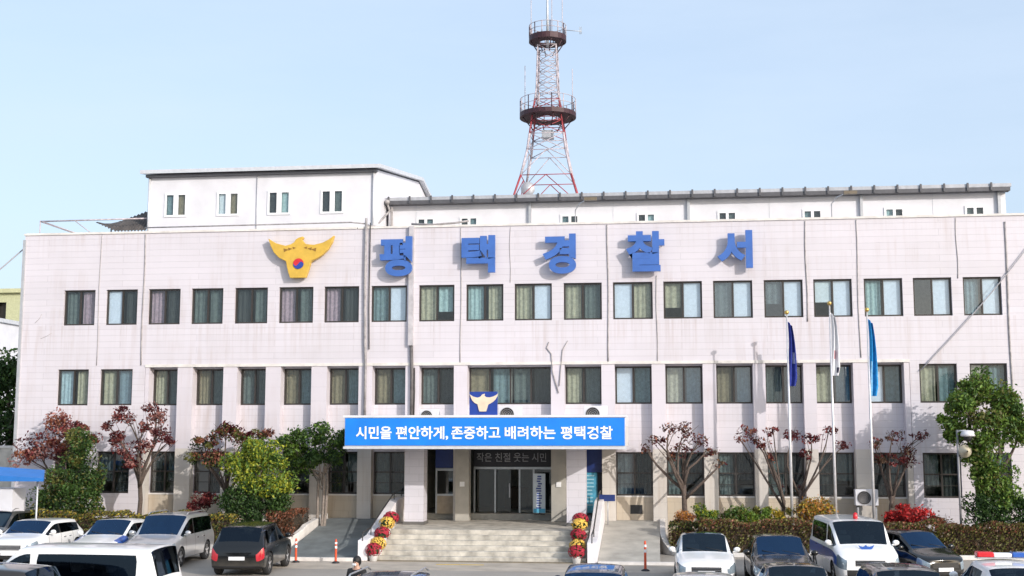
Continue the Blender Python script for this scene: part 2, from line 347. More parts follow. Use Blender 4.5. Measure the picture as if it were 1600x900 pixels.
def wavy(x0, x1, z0, z1, y, folds, amp, tilt=0):
    mb = MB(); n = max(6, int(folds*6)); vs = []
    ph = random.random()*6; ph2 = random.random()*6
    for i in range(n+1):
        u = i/n; x = x0+(x1-x0)*u
        yy = y+amp*math.sin(u*folds*6.283+ph)+amp*.5*math.sin(u*folds*2.7*6.283+ph2)
        vs += [(x, yy, z0), (x+tilt*(.5-u), yy, z1)]
    fs = [(2*i, 2*i+2, 2*i+3, 2*i+1) for i in range(n)]
    return mb.add(vs, fs, 0, True)
def window(x0, x1, z0, z1, y, code, parts=2, name='window', frame=None, fw=.065, rail=False):
    """aluminium slider: frame part > pane and curtain sub-parts"""
    f = MB(); e = .006; a, b, c, d = x0+e, x1-e, z0+e, z1-e
    f.box(a, b, y, y+.09, c, c+fw); f.box(a, b, y, y+.09, d-fw, d)
    f.box(a, a+fw, y, y+.09, c+fw, d-fw); f.box(b-fw, b, y, y+.09, c+fw, d-fw)
    xs = [a+(b-a)*k/parts for k in range(parts+1)]
    for k in range(1, parts): f.box(xs[k]-.035, xs[k]+.035, y+.01, y+.08, c+fw, d-fw)
    if rail:
        zm = c+(d-c)*.52; f.box(a+fw, b-fw, y+.012, y+.078, zm-.03, zm+.03); f.box(a+fw, b-fw, y+.02, y+.07, c+(d-c)*.26, c+(d-c)*.26+.025)
    fo = f.build(name, frame or BRONZE, PS)
    for k in range(parts):
        MB().box(xs[k]+.02, xs[k+1]-.02, y+.035+.012*(k % 2), y+.041+.012*(k % 2), c+.02, d-.02).build('pane', GLASSR if (code[k] in 'w-' or random.random() < .22) else GLASS, fo)
        cc = code[k]
        if cc == '-': continue
        p, q = xs[k]+.05, xs[k+1]-.05
        zb = c+.03
        if cc.isupper(): zb = c+(d-c)*random.uniform(.25, .4); cc = cc.lower()
        if cc == 'w': wavy(p, q, zb, d-.05, y+.10, 1.2, .004).build('blind', CURT['w'], fo)  # bluish white blind, partly standing in for sky reflected in the pane
        else:
            s = random.uniform(0, .14)*(q-p)
            wavy(p+(s if k else 0), q-(0 if k else s), zb, d-.05, y+.19, random.uniform(2.2, 3.6), .022).build('curtain', CURT[cc], fo)
row3 = ['gp', 'wk', 'pk', 'gg', 'kg', 'pg', 'pk', 'tw', 'bS', 'sb', 'bw', 'bg', 'wb', 'Bw', 'gw', 'Gw', 'Ww', 'sw', '-w', 'tw']
row2 = ['sb', 'bt', 'bg', 'ng', 'gg', 'nt', 'nt', 'nt', 'gk', 'ntgk', 'bg', 'wt', 'bt', 'nt', 'gk', 'bt', 'wt', 'bt', 'bt']
for a, b, c in zip(L3, R3, row3): window(a, b, *Z3, .10, c)
for k, (a, b, c) in enumerate(zip(L2, R2, row2)):
    y = .10 if k in (0, 1, 17, 18) else RY+.10
    window(a, b, *Z2, y, c, 4 if k == 9 else 2)
for k, (a, b) in enumerate(zip(L2, R2)):
    if 8 <= k <= 10: continue
    y = .10 if k in (0, 1, 17, 18) else RY+.10
    window(a, b, *Z1, y, random.choice(['gK', 'Gk', 'kt', 'Kg', 'kG', 'kk', '-k', 'gk']), 2, rail=True)
# transom rails low across the ground floor windows
# conduits, down pipes and expansion joints on the front
def pipe(pts, r, name, mat): MB().tube(pts, r, 8).build(name, mat, PS)
pipe([(-12.48, -.09, 13.9), (-12.5, -.09, 11), (-12.46, -.09, 8.5), (-12.42, -.09, 7.6), (-12.42, -.1, 5.3)], .055, 'drainpipe', PIPEG)
pipe([(-12.30, -.06, 13.7), (-12.31, -.06, 10), (-12.28, -.06, 8.2)], .022, 'cable', DARK)
MB().box(-10.57, -10.36, -.17, -.004, 8.35, 13.5).build('cable_trunking', M('pale_trunking', (.46, .44, .46), .6, var=.2, vs=3), PS)
pipe([(-10.44, -.07, 8.34), (-10.40, -.07, 7.0), (-10.40, -.08, 5.3)], .075, 'drainpipe', M('old_dark_pipe', (.12, .11, .11), .6, var=.3))
pipe([(-10.30, -.05, 7.4), (-10.29, -.05, 6.4), (-10.31, -.05, 5.3)], .03, 'cable', DARK)
pipe([(-10.5, .02, 13.62), (-9.6, -.02, 13.57), (-8.6, .03, 13.63), (-8.0, .06, 13.72)], .045, 'conduit', PIPEG)
pipe([(-22.6, .1, 13.72), (-18, .1, 13.74), (-13.2, .06, 13.76), (-12.5, -.05, 13.66)], .03, 'conduit', PIPEG)
for x, z0, z1, r in ((-24.55, 7.6, 13.4, .016), (-22.5, 7.6, 13.4, .030), (-8.32, 7.6, 13.4, .022), (-6.2, 11.0, 13.4, .012), (-2.05, 7.6, 13.4, .03), (-.02, 7.6, 11.2, .02), (6.15, 9.2, 13.4, .028), (8.22, 7.7, 13.4, .024), (12.2, 10.9, 13.4, .018), (14.12, 5.0, 13.2, .04)):
    pts = []
    for k in range(9):
        u = k/8; pts.append((x+.02*math.sin(u*7+x), -.012, z0+(z1-z0)*u))
    pipe(pts, r, 'cable', M('joint_grey', (.36, .34, .34), .7, var=.2) if r < .025 else PIPEG)
pipe([(-4.55, -.02, 8.45), (-4.65, -.03, 8.2), (-4.45, -.03, 7.95), (-4.4, -.04, 7.2), (-4.15, -.04, 6.3)], .022, 'cable', PIPEG)
pipe([(-3.75, -.02, 8.5), (-3.98, -.03, 8.1), (-4.05, -.03, 7.4), (-4.12, -.04, 6.6)], .018, 'cable', PIPEG)
MB().box(BX0-.06, BX0+.06, -.075, -.005, .3, ZT-.2).build('corner_pipe', GREY, PS)
for x0, z0, x1, z1 in ((-27.5, 9.5, -27.2, 9.9), (-27.2, 8.8, -26.7, 9.05)):
    pipe([(x0, -.006, z0), ((x0+x1)/2+.05, -.006, (z0+z1)/2), (x1, -.006, z1)], .008, 'cable', PIPEG)

# entrance: canopy, columns, doors
cn = MB(); cn.box(-12.0, -1.25, -5.0, -.004, 4.12, 4.90); 
can = cn.build('canopy', M('canopy_render', (.62, .60, .60), .7, var=.1, vs=2), PS)
ce = MB(); ce.box(-12.06, -1.19, -5.06, -4.75, 5.222, 5.31); ce.box(-12.0, -1.25, -5.0, -4.8, 4.902, 5.22); ce.box(-12.0, -11.8, -4.798, -.003, 4.902, 5.31); ce.box(-1.45, -1.25, -4.798, -.003, 4.902, 5.31)
ce.build('canopy_edge', WHITEP, can)
MB().box(-12.04, -1.21, -5.05, -4.6, 4.03, 4.117).build('canopy_trim', LGREY, can)
for x0, x1 in ((-10.18, -9.40), (-3.66, -2.90)):
    c = MB().box(x0, x1, -2.4, -1.65, 1.02, 4.117).build('column', COLT, PS)
    MB().box(x0-.05, x1+.05, -2.45, -1.6, 1.004, 1.12).build('column_base', M('dark_stone', (.12, .115, .11), .5), c)
for x0, x1 in ((-8.5, -7.92), (-4.46, -3.86)):
    MB().box(x0, x1, -.15, .40, 1.01, 4.115).build('pilaster', M('entrance_stone', (.40, .38, .34), .6, var=.12, vs=2), PS)
YD = 1.3
dfm = M('steel_frame', (.42, .44, .45), .35, .6)
d = MB(); 
for x in (-7.9, -7.0, -5.95, -5.35, -4.55): d.box(x-.035, x+.035, YD, YD+.08, 1.26, 3.10)
d.box(-7.935, -4.515, YD, YD+.08, 3.101, 3.2)
df = d.build('entrance_frame', dfm, PS)
for x0, x1 in ((-7.86, -7.04), (-5.91, -5.39), (-5.31, -4.59)): MB().box(x0, x1, YD+.03, YD+.045, 1.27, 3.09).build('pane', GLASSD, df)
dd = MB().box(-6.96, -6.35, YD+.2, YD+.215, 1.27, 3.09).build('door', GLASSD, PS)
MB().box(-6.42, -6.37, YD+.12, YD+.19, 1.9, 2.5).build('handle', GREY, dd)
ow = MB(); ow.box(-9.40, -8.51, .5, .56, 1.26, 2.0, 1); ow.box(-9.42, -8.51, .5, .58, 3.05, 3.15); ow.box(-9.42, -8.51, .5, .58, 2.0, 2.08); ow.box(-8.56, -8.5, .49, .58, 1.26, 3.15); ow.box(-9.45, -9.38, .49, .58, 1.26, 3.15)
o = ow.build('counter_window', [dfm, M('tan_panel', (.30, .25, .19), .6)], PS)
MB().box(-9.38, -8.56, .52, .53, 2.08, 3.05).build('pane', GLASSD, o)
lob = MB(); lob.box(-7.0, -6.0, 4.5, 5.5, 1.26, 2.2); lob.build('reception_desk', M('dark_wood', (.08, .05, .035), .5), PS)
MB().box(-10.35, -2.2, RY+D+.03, 5.9, 4.05, 4.1).build('ceiling', M('entrance_ceiling', (.35, .36, .36), .8), PS)
MB().box(-9.42, -8.52, .30, .44, 3.18, 3.98).build('sign_panel', SIGNN, PS)
MB().box(-3.84, -2.37, .30, .44, 3.02, 3.98).build('sign_panel', SIGNN, PS)
MB().box(-3.3, -2.4, .46, .6, 1.02, 3.0).build('side_panel', M('dark_slate', (.03, .035, .05), .5), PS)
for x in (-8.2, -4.15): MB().box(x-.1, x+.1, -.19, -.155, 2.42, 2.62).build('notice', WHITE, PS)

# steps and porch
st = MB(); n = 6
st.box(-10.55, -2.65, -4.9, RY+D+.3, .02, 1.0)
for k in range(n-1): st.box(-10.55, -2.65, -4.9-.34*(n-1-k), -4.9-.34*(n-2-k)-.001, .012, (k+1)/n)
st.box(-10.3, -2.5, .75, 1.26, .5, 1.255)
tag(st.build('entrance_steps', [STEP]), 'wide grey stone steps and porch floor below the blue canopy', 'steps')
bpy.data.objects['entrance_steps'].modifiers.new('bevel', 'BEVEL').width = .015
struct(MB().box(-10.55, -2.65, -6.85, -6.62, .006, .03).build('kerb', M('dark_kerb', (.2, .17, .12), .8)))
# side parapets of the steps
def parapet(x0, x1, label, nm):
    ys = [(-6.9, .75), (-5.6, .85), (-1.6, 1.95), (-.2, 2.0)]
    mb = MB(); n = len(ys); vs = []
    for y, z in ys: vs += [(x0, y, .01), (x1, y, .01), (x1, y, z), (x0, y, z)]
    fs = [(0, 1, 2, 3), tuple(4*(n-1)+k for k in (3, 2, 1, 0))]
    for k in range(n-1):
        for j in range(4): a = 4*k; fs.append((a+j, a+4+j, a+4+(j+1) % 4, a+(j+1) % 4))
    mb.add(vs, fs); mb.fixn = True
    t = thing('stair_wall', label, 'wall', ((x0+x1)/2, -3.5, 0), 'low white walls beside the steps')
    mb.build('wall', M('white_render', (.74, .71, .72), .7, var=.1, vs=2), t, bevel=.02)
    r = MB(); xm = (x0+x1)/2
    pts = [(xm, y, z+.28) for y, z in ys]; r.tube(pts, .028, 8)
    for y, z in ys: r.tube([(xm, y, z-.02), (xm, y, z+.28)], .02, 6)
    r.build('handrail', M('dark_rail', (.06, .06, .06), .4, .5), t); return t
parapet(-10.95, -10.6, 'low white wall with dark handrail on the left side of the steps', 0)
parapet(-2.6, -2.25, 'low white wall with dark handrail on the right side of the steps', 1)
# ramps
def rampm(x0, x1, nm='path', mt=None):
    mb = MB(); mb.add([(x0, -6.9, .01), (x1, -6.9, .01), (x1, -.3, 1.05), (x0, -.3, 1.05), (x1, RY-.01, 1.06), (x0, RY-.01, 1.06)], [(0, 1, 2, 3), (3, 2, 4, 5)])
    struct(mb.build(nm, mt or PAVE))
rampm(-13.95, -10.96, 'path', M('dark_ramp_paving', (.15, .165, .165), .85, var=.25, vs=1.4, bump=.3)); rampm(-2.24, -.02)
struct(MB().box(-13.6, -10.96, -7.05, -6.9, .006, .13).build('kerb', LIGHTC)); struct(MB().box(-2.2, .6, -7.05, -6.9, .006, .11).build('kerb', LIGHTC))
# planters
def planter(path, label, tops, th=.22):
    mb = MB(); n = len(path); vs = []
    for k, (x, y) in enumerate(path):
        a = Vector(path[max(k-1, 0)]); b = Vector(path[min(k+1, n-1)]); d = (b-a).normalized(); nn = Vector((-d.y, d.x))*th
        z = tops[0]+(tops[1]-tops[0])*k/(n-1) if not callable(tops) else tops(k/(n-1))
        vs += [(x, y, 0.005), (x+nn.x, y+nn.y, .005), (x+nn.x, y+nn.y, z), (x, y, z)]
    fs = [(0, 1, 2, 3), tuple(4*(n-1)+k for k in (3, 2, 1, 0))]
    for k in range(n-1):
        for j in range(4): a = 4*k; fs.append((a+j, a+4+j, a+4+(j+1) % 4, a+(j+1) % 4))
    mb.add(vs, fs); mb.fixn = True
    o = mb.build('planter_wall', LIGHTC, None, bevel=.02); tag(o, label, 'wall'); return o
def arc(cx, cy, rx, ry, a0, a1, n=8): return [(cx+rx*math.cos(R(a0+(a1-a0)*k/n)), cy+ry*math.sin(R(a0+(a1-a0)*k/n))) for k in range(n+1)]
pathL = [(-29, -4.8), (-24, -4.8), (-19, -4.8)]+arc(-15.9, -2.9, 1.9, 1.9, -90, 0)+[(-13.97, -1.5), (-13.97, -.02)]
planter(pathL, 'pale curved retaining wall of the left flower bed beside the ramp', lambda u: .28+1.0*max(0, (u-.42)*1.72))
pathR = [(-.02, -.02), (-.02, -1.3)]+arc(1.5, -2.2, 1.52, 1.75, 180, 270)+[(6, -3.95), (10, -3.95), (14.6, -3.95)]
planter(pathR, 'curved kerb wall of the right flower bed beside the ramp', lambda u: 1.15-.98*min(1, u*2.2))
struct(MB().prismz([(-29, -4.7), (-16.3, -4.7), (-14.8, -3.9), (-14.2, -2.8), (-14.2, RY-.06), (-29, RY-.06)], .01, .27).build('soil', SOILM))
struct(MB().prismz([(.2, RY-.06), (.2, -1.6), (.7, -3.0), (1.6, -3.7), (14.5, -3.7), (14.5, RY-.06)], .01, .16).build('soil', SOILM))

# ------------------------------------------------------------------ writing and emblems
def text_mesh(body, mats, x0, x1, z0, z1, y0, depth, name, parent, bold=.03, letter=False, spacing=1.0):
    cu = bpy.data.curves.new('txt', 'FONT'); cu.body = body; cu.extrude = .5; cu.offset = bold; cu.resolution_u = 6; cu.space_character = spacing
    o = bpy.data.objects.new('txt', cu); COL.objects.link(o); bpy.context.view_layer.update()
    me = bpy.data.meshes.new_from_object(o.evaluated_get(bpy.context.evaluated_depsgraph_get()))
    bpy.data.objects.remove(o); vs = me.vertices
    ax = min(v.co.x for v in vs); bx = max(v.co.x for v in vs); az = min(v.co.y for v in vs); bz = max(v.co.y for v in vs)
    og = ORG.get(parent.name, Vector()) if parent else Vector(((x0+x1)/2, y0, z0))
    for v in vs:
        u, q, h = (v.co.x-ax)/(bx-ax), (v.co.y-az)/(bz-az), v.co.z
        v.co = (x0+(x1-x0)*u-og.x, y0-h*depth-og.y, z0+(z1-z0)*q-og.z)
    me.materials.clear(); me.materials.append(mats)
    for p in me.polygons: p.material_index = 0; p.use_smooth = False
    ob = bpy.data.objects.new(name, me); COL.objects.link(ob)
    if parent: ob.parent = parent
    else: ob.location = og
    return ob
big = [('평', -11.80, -10.38, 11.30, 13.02), ('택', -8.24, -6.80, 11.40, 13.0), ('경', -4.77, -3.36, 11.30, 13.0), ('찰', -1.26, .34, 11.34, 13.04), ('서', 2.52, 3.96, 11.42, 13.0)]
desc = ['blue raised letter beside the yellow eagle emblem, first of the row', 'blue raised letter second from the eagle emblem on the tiled wall', 'blue raised letter in the middle of the row of five',
        'blue raised letter fourth in the row, with a stacked lower part', 'blue raised letter last in the row at the far right']
for (ch, a, b, c, e), ds in zip(big, desc):
    o = text_mesh(ch, LETB, a, b, c, e, -.33, .16, 'wall_letter', None, .042)
    tag(o, ds, 'letter', 'blue letters on the facade')
    pins = MB()
    for px in (a+.35*(b-a), b-.12):
        pins.tube([(px-o.location.x, -.25-o.location.y, (c*.35+e*.65)-o.location.z), (px-o.location.x, -.01-o.location.y, (c*.35+e*.65)-o.location.z)], .02, 6)
    p = pins.build('bracket', GREY); p.parent = o

EAGLE = [(125, 120), (200, 165), (290, 190), (340, 178), (372, 158), (388, 132), (415, 116), (455, 106), (458, 122), (444, 136), (462, 160), (484, 178), (560, 186), (640, 168), (700, 138), (748, 102),
         (730, 165), (692, 230), (640, 282), (580, 318), (545, 332), (530, 350), (512, 415), (486, 490), (340, 490), (322, 440), (308, 385), (298, 335), (232, 302), (182, 252), (150, 190)]
def eagle(mb, cx, cz, s, y0, y1, mi=0): mb.prism([(cx+(x-430)/229*s, cz-(y-300)/229*s) for x, y in EAGLE], y0, y1, mi)
def disc(mb, cx, cz, r, y, half, mi):
    """one comma-shaped half of a taegeuk disc, with its thickness"""
    pts = []; n = 14
    for k in range(n+1):
        a = R(180*k/n) if half > 0 else R(180+180*k/n); pts.append((cx+r*math.cos(a), cz+r*math.sin(a)))
    if half > 0:   # back along the S curve from left to right
        for k in range(1, n): u = k/n; pts.append((cx-r+2*r*u, cz-.38*r*math.sin(2*math.pi*u)))
    else:
        for k in range(1, n): u = k/n; pts.append((cx+r-2*r*u, cz+.38*r*math.sin(2*math.pi*u)))
    mb.prism(pts, y, y+.03, mi)
em = thing('eagle_emblem', 'yellow spread-winged eagle emblem with red and blue disc on the tiled wall', 'emblem', (-15.3, -.3, 11.3))
b = MB(); eagle(b, -15.33, 12.2, 1.08, -.36, -.12); b.build('eagle', GOLD, em, bevel=.02)
b = MB(); disc(b, -15.38, 11.92, .23, -.395, 1, 0); disc(b, -15.38, 11.92, .23, -.395, -1, 1); b.build('disc', [RED, BLUE], em)
b = MB(); b.tube([(-15.33, -.12, 12.3), (-15.33, -.005, 12.3)], .03, 6); b.tube([(-15.33, -.12, 11.8), (-15.33, -.005, 11.8)], .03, 6); b.build('bracket', GREY, em)
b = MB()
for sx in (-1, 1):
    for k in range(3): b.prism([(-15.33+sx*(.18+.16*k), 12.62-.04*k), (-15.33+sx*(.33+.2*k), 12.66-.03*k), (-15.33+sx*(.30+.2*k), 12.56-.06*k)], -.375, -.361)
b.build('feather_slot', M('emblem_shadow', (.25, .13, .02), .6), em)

sg = thing('canopy_sign', 'long bright blue sign board with white Korean writing on the canopy front', 'sign', (-6.6, -5.05, 4.15))
MB().box(-11.98, -1.27, -5.045, -5.004, 4.16, 5.2).build('panel', SIGNB, sg)
tp = [('시민을', 557, 614), ('편안하게,', 621, 704), ('존중하고', 709, 786), ('배려하는', 793, 872), ('평택경찰', 880, 960)]
for s_, a, b_ in tp:
    f = lambda px: -11.96+(px-540)/(978-540)*(10.68)
    text_mesh(s_, WHITE, f(a), f(b_), 4.40 if ',' not in s_ else 4.37, 4.89, -5.055, .016, 'lettering', sg, .022)
es = thing('emblem_board', 'square navy board with a cream eagle standing on the canopy', 'sign', (-6.62, -4.8, 5.31))
MB().box(-7.17, -6.09, -4.9, -4.83, 5.312, 6.2).build('panel', M('royal_blue', (.012, .045, .28), .4), es)
b = MB(); eagle(b, -6.62, 5.78, .40, -4.94, -4.902); b.build('eagle', EAGLEW, es)
b = MB(); b.box(-7.1, -7.04, -4.828, -4.76, 5.312, 5.9); b.box(-6.22, -6.16, -4.828, -4.76, 5.312, 5.9); b.build('stand', GREY, es)
ds = thing('door_sign', 'black sign panel with faint grey Korean slogan above the entrance doors', 'sign', (-6.2, 1.1, 3.2))
MB().box(-7.9, -4.52, 1.1, 1.2, 3.22, 3.98).build('panel', M('black_panel', (.008, .009, .016), .45), ds)
SL = M('faded_lettering', (.30, .31, .33), .6)
for s_, a, b_ in (('작은', -7.78, -7.12), ('친절', -6.98, -6.32), ('웃는', -6.18, -5.52), ('시민', -5.40, -4.78)):
    text_mesh(s_, SL, a, b_, 3.42, 3.80, 1.09, .012, 'lettering', ds, .01)

# ------------------------------------------------------------------ rooftop buildings
an = thing('rooftop_block', 'tall white prefabricated rooftop block with four paired windows and grey pitched roof', 'building', (-17.6, 7, 12.9))
b = MB(); pw = [(-22.03, -21.09), (-19.58, -18.64), (-17.22, -16.27), (-14.78, -13.83)]; PZ = (14.4, 15.38)
sheet(b, -22.9, -12.3, 12.9, 16.28, [(x0, x1, *PZ) for x0, x1 in pw], 1.0, .12)
side = [(1.0, 12.9), (1.0, 16.28), (10.5, 17.7), (13.2, 17.15), (13.2, 12.9)]
for x, o in ((-22.9, 1), (-12.3, 0)):
    vs = [(x, y, z) for y, z in side]; b.add(vs, [(0, 1, 2, 3, 4) if not o else (4, 3, 2, 1, 0)])
b.quad((-22.9, 13.2, 12.9), (-22.9, 13.2, 17.15), (-12.3, 13.2, 17.15), (-12.3, 13.2, 12.9))
b.fixn = True; b.build('wall', WHITEP, an)
b = MB(); ov = .25
for (y0, z0), (y1, z1) in (((.6, 16.29), (10.5, 17.77)), ((10.5, 17.77), (13.6, 17.15))):
    b.add([(-22.9-ov, y0, z0), (-12.3+ov, y0, z0), (-12.3+ov, y1, z1), (-22.9-ov, y1, z1)]+[(-22.9-ov, y0, z0+.17), (-12.3+ov, y0, z0+.17), (-12.3+ov, y1, z1+.17), (-22.9-ov, y1, z1+.17)],
          [(3, 2, 1, 0), (4, 5, 6, 7), (0, 1, 5, 4), (1, 2, 6, 5), (2, 3, 7, 6), (3, 0, 4, 7)])
b.build('roof', LGREY, an)
b = MB(); b.box(-22.95, -12.25, .78, .995, 16.16, 16.27); b.build('gutter', M('dark_gutter', (.10, .10, .11), .5, .3), an)
for x in (-22.82, -12.42, -17.75): MB().tube([(x, .94, 12.95), (x, .94, 16.15)], .05 if x != -17.75 else .018, 8).build('drainpipe', LGREY, an)
WF = M('white_pvc', (.80, .80, .82), .4, var=.03)
def rwin(par, x0, x1, z0, z1, y, codes, bar=.12):
    f = MB(); t = .05
    f.box(x0-.06, x1+.06, y-.02, y+.05, z0-.06, z0+t-.02); f.box(x0-.06, x1+.06, y-.02, y+.05, z1-t+.02, z1+.06)
    f.box(x0-.06, x0+t-.02, y-.02, y+.05, z0+t-.02, z1-t+.02); f.box(x1-t+.02, x1+.06, y-.02, y+.05, z0+t-.02, z1-t+.02)
    m = (x0+x1)/2; f.box(m-bar, m+bar, y-.02, y+.05, z0+t-.02, z1-t+.02)
    fo = f.build('window', WF, par)
    for (a, b_), c in zip(((x0+t-.02, m-bar), (m+bar, x1-t+.02)), codes):
        MB().box(a, b_, y+.01, y+.02, z0+t-.02, z1-t+.02).build('pane', GLASS, fo)
        MB().box(a, b_, y+.10, y+.115, z0+.01, z1-.01).build('blind', CURT[c], fo)
for (x0, x1), c in zip(pw, ('tn', 'wn', 'ks', 'kg')): rwin(an, x0, x1, *PZ, .98, c, .11)

a2 = thing('rooftop_annex', 'long low white rooftop annex with small windows and ribbed grey eaves', 'building', (1.3, 6, 12.9))
AX0, AX1, AY = -12.2, 15.05, 3.0
aw = [-10.45, -8.45, -3.85, -.42, 3.15, 6.85, 10.35, 13.75]
b = MB(); sheet(b, AX0, AX1, 12.9, 15.0, [(x-.37, x+.37, 13.86, 14.38) for x in aw], AY, .1)
for x in (AX0, AX1): b.add([(x, AY, 12.9), (x, AY, 15.0), (x, 10, 15.6), (x, 10, 12.9)], [(0, 1, 2, 3)])
b.quad((AX0, 10, 12.9), (AX0, 10, 15.6), (AX1, 10, 15.6), (AX1, 10, 12.9)); b.fixn = True; b.build('wall', WHITEP, a2)
b = MB(); b.add([(AX0-.2, AY-.25, 15.22), (AX1+.2, AY-.25, 15.22), (AX1+.2, 10.3, 15.85), (AX0-.2, 10.3, 15.85), (AX0-.2, AY-.25, 15.30), (AX1+.2, AY-.25, 15.30), (AX1+.2, 10.3, 15.93), (AX0-.2, 10.3, 15.93)],
      [(3, 2, 1, 0), (4, 5, 6, 7), (0, 1, 5, 4), (1, 2, 6, 5), (2, 3, 7, 6), (3, 0, 4, 7)]); b.build('roof', LGREY, a2)
b = MB(); b.box(AX0-.15, AX1+.15, AY-.42, AY-.26, 15.17, 15.32); b.build('gutter', M('gutter_grey', (.40, .41, .44), .5, .2), a2)
b = MB(); b.box(AX0-.1, AX1+.1, AY-.43, AY-.005, 15.0, 15.165); b.build('soffit', M('dark_gutter', (.10, .10, .11)), a2)
k = AX0+.1
while k < AX1+.2:
    MB().box(k-.04, k+.04, AY-.49, AY-.423, 15.02, 15.36).build('gutter_bracket', M('dark_gutter', (.1, .1, .11)), a2); k += .98
for x in (-5.65, 1.45, 8.95, 14.75): MB().box(x-.06, x+.06, AY-.14, AY-.005, 12.95, 14.995).build('drainpipe', GREY, a2)
for x in (-10.9, -1.9, 5.0, 12.0): MB().box(x-.012, x+.012, AY-.012, AY-.003, 12.95, 14.995).build('panel_joint', LGREY, a2)
for x, c in zip(aw, ('kt', 'kt', 'tk', 'ks', 'kg', 'tk', 'sk', 'gk')): rwin(a2, x-.37, x+.37, 13.86, 14.38, AY-.02, c, .06)
b = MB(); b.tube([(-12.0, 2.9, 13.2), (-12.0, 2.75, 14.9)], .06, 8); b.tube([(-12.6, .3, 13.5), (-12.3, 1.6, 14.0), (-12.05, 2.6, 14.7), (-12.15, 2.5, 15.05)], .045, 8); b.tube([(-12.5, .2, 13.6), (-11.6, 1.5, 13.75), (-10.9, 2.9, 13.9)], .035, 8)
b.ball((-12.45, .1, 13.55), .12, 6); b.ball((-12.15, 2.5, 15.1), .12, 6)
b.build('pipework', PIPEG, a2)
# roof floodlights on short arms (arm from parapet)
for x, z in ((-2.95, 14.70), (8.02, 14.72)):
    t = thing('floodlight', 'floodlight on a bent arm above the parapet, %s' % ('nearer the radio tower' if x < 0 else 'towards the right end of the roof'), 'floodlight', (x-.5, 1.5, 13.0), 'roof floodlights')
    MB().tube([(x-.55, 1.5, 12.9), (x-.55, 1.5, z-.35), (x-.35, 1.3, z-.1), (x, .9, z)], .025, 6).build('arm', LGREY, t)
    MB().box(x-.12, x+.42, .75, 1.0, z-.06, z+.07).build('lamp_head', M('lamp_brown', (.16, .13, .09), .5), t)
# corrugated sloping sheet and light tubular frame at the left end
b = MB(); vs = []; fs = []; n = 30
for i in range(n+1):
    u = i/n; zz = .07*(i % 2)
    vs += [(-25.3+2.36*u, .9, 14.15-.45*min(1, u/.4)+zz), (-25.5+2.56*u, 2.6, 14.25+.90*u+zz)]
for i in range(n): fs.append((2*i, 2*i+2, 2*i+3, 2*i+1))
b.add(vs, fs); t = thing('lean_to_roof', 'dark corrugated sloping sheet roof leaning on the tall rooftop block', 'roof', (-24, 2, 12.9))
b.build('sheet', M('corrugated_dark', (.085, .075, .07), .6, .1, .3, 3), t)
b = MB()
for x in (-25.3, -23.1): b.tube([(x, 2.5, 12.9), (x, 2.5, 14.2+.70*(x+25.5)/2.55)], .04, 6); b.tube([(x, 1.0, 12.9), (x, 1.0, 13.66)], .04, 6)
b.build('post', GREY, t)
t = thing('roof_frame', 'thin white tubular frame on the left corner of the roof', 'frame', (-26, 2, 12.9)); b = MB()
P = lambda x, y, z: (x, y, z)
b.tube([(-27.8, .6, 12.9), (-27.8, .6, 14.25)], .03, 6); b.tube([(-27.8, .6, 14.2), (-22.95, 1.2, 14.35)], .035, 6); b.tube([(-27.7, .6, 14.2), (-25.7, .8, 13.5)], .025, 6); b.tube([(-26.2, .7, 14.22), (-25.2, 1.2, 13.4)], .02, 6)
b.tube([(-27.8, 4.6, 12.9), (-27.8, 4.6, 14.25)], .03, 6); b.tube([(-27.8, .6, 14.2), (-27.8, 4.6, 14.2), (-23, 4.6, 14.35)], .03, 6)
b.build('rail', TWHITE, t)
for x, y in ((-26.9, .5), (-25.6, .5), (-24.4, .5)): pass

# radio tower
TX, TY = -5.60, 11.6
tw = thing('radio_tower', 'red and white steel lattice radio tower with two round platforms on the roof', 'tower', (TX, TY, 12.9))
prof = [(12.9, 2.9), (16.0, 1.85), (17.9, 1.30), (19.3, 1.0), (20.9, .80), (22.6, .56), (25.2, .48)]
def hw(z):
    for (a, wa), (b_, wb) in zip(prof, prof[1:]):
        if a <= z <= b_: return wa+(wb-wa)*(z-a)/(b_-a)
    return prof[-1][1]
def tcol(z): return 1 if z < 17.4 or 20.0 < z < 22.3 else 0
levels = [12.9, 14.6, 16.2, 17.9, 19.3, 20.2, 20.9, 21.5, 22.1, 22.7, 23.3, 23.9, 24.5, 25.1]
for sx in (-1, 1):
    for sy in (-1, 1):
        b = MB()
        for z0, z1 in zip(levels, levels[1:]): b.tube([(TX+sx*hw(z0), TY+sy*hw(z0), z0), (TX+sx*hw(z1), TY+sy*hw(z1), z1)], .06 if z0 < 20 else .042, 6, tcol((z0+z1)/2))
        b.build('leg', [TWHITE, TRED], tw)
b = MB()
for z0, z1 in zip(levels, levels[1:]):
    mi = tcol((z0+z1)/2); a, c = hw(z0), hw(z1); r = .024 if z0 < 20 else .02
    for (x0, y0), (x1, y1) in (((-1, -1), (1, -1)), ((1, -1), (1, 1)), ((1, 1), (-1, 1)), ((-1, 1), (-1, -1))):
        p = lambda s, t_, w_, z: (TX+s*w_, TY+t_*w_, z)
        b.tube([p(x0, y0, c, z1), p(x1, y1, c, z1)], r, 5, mi)
        if z0 < 19:
            m0 = ((x0+x1)/2, (y0+y1)/2)
            b.tube([p(x0, y0, a, z0), p(*m0, c, z1)], r, 5, mi); b.tube([p(x1, y1, a, z0), p(*m0, c, z1)], r, 5, mi)
        else:
            b.tube([p(x0, y0, a, z0), p(x1, y1, c, z1)], r, 5, mi); b.tube([p(x1, y1, a, z0), p(x0, y0, c, z1)], r, 5, mi)
b.build('lattice', [TWHITE, TRED], tw)
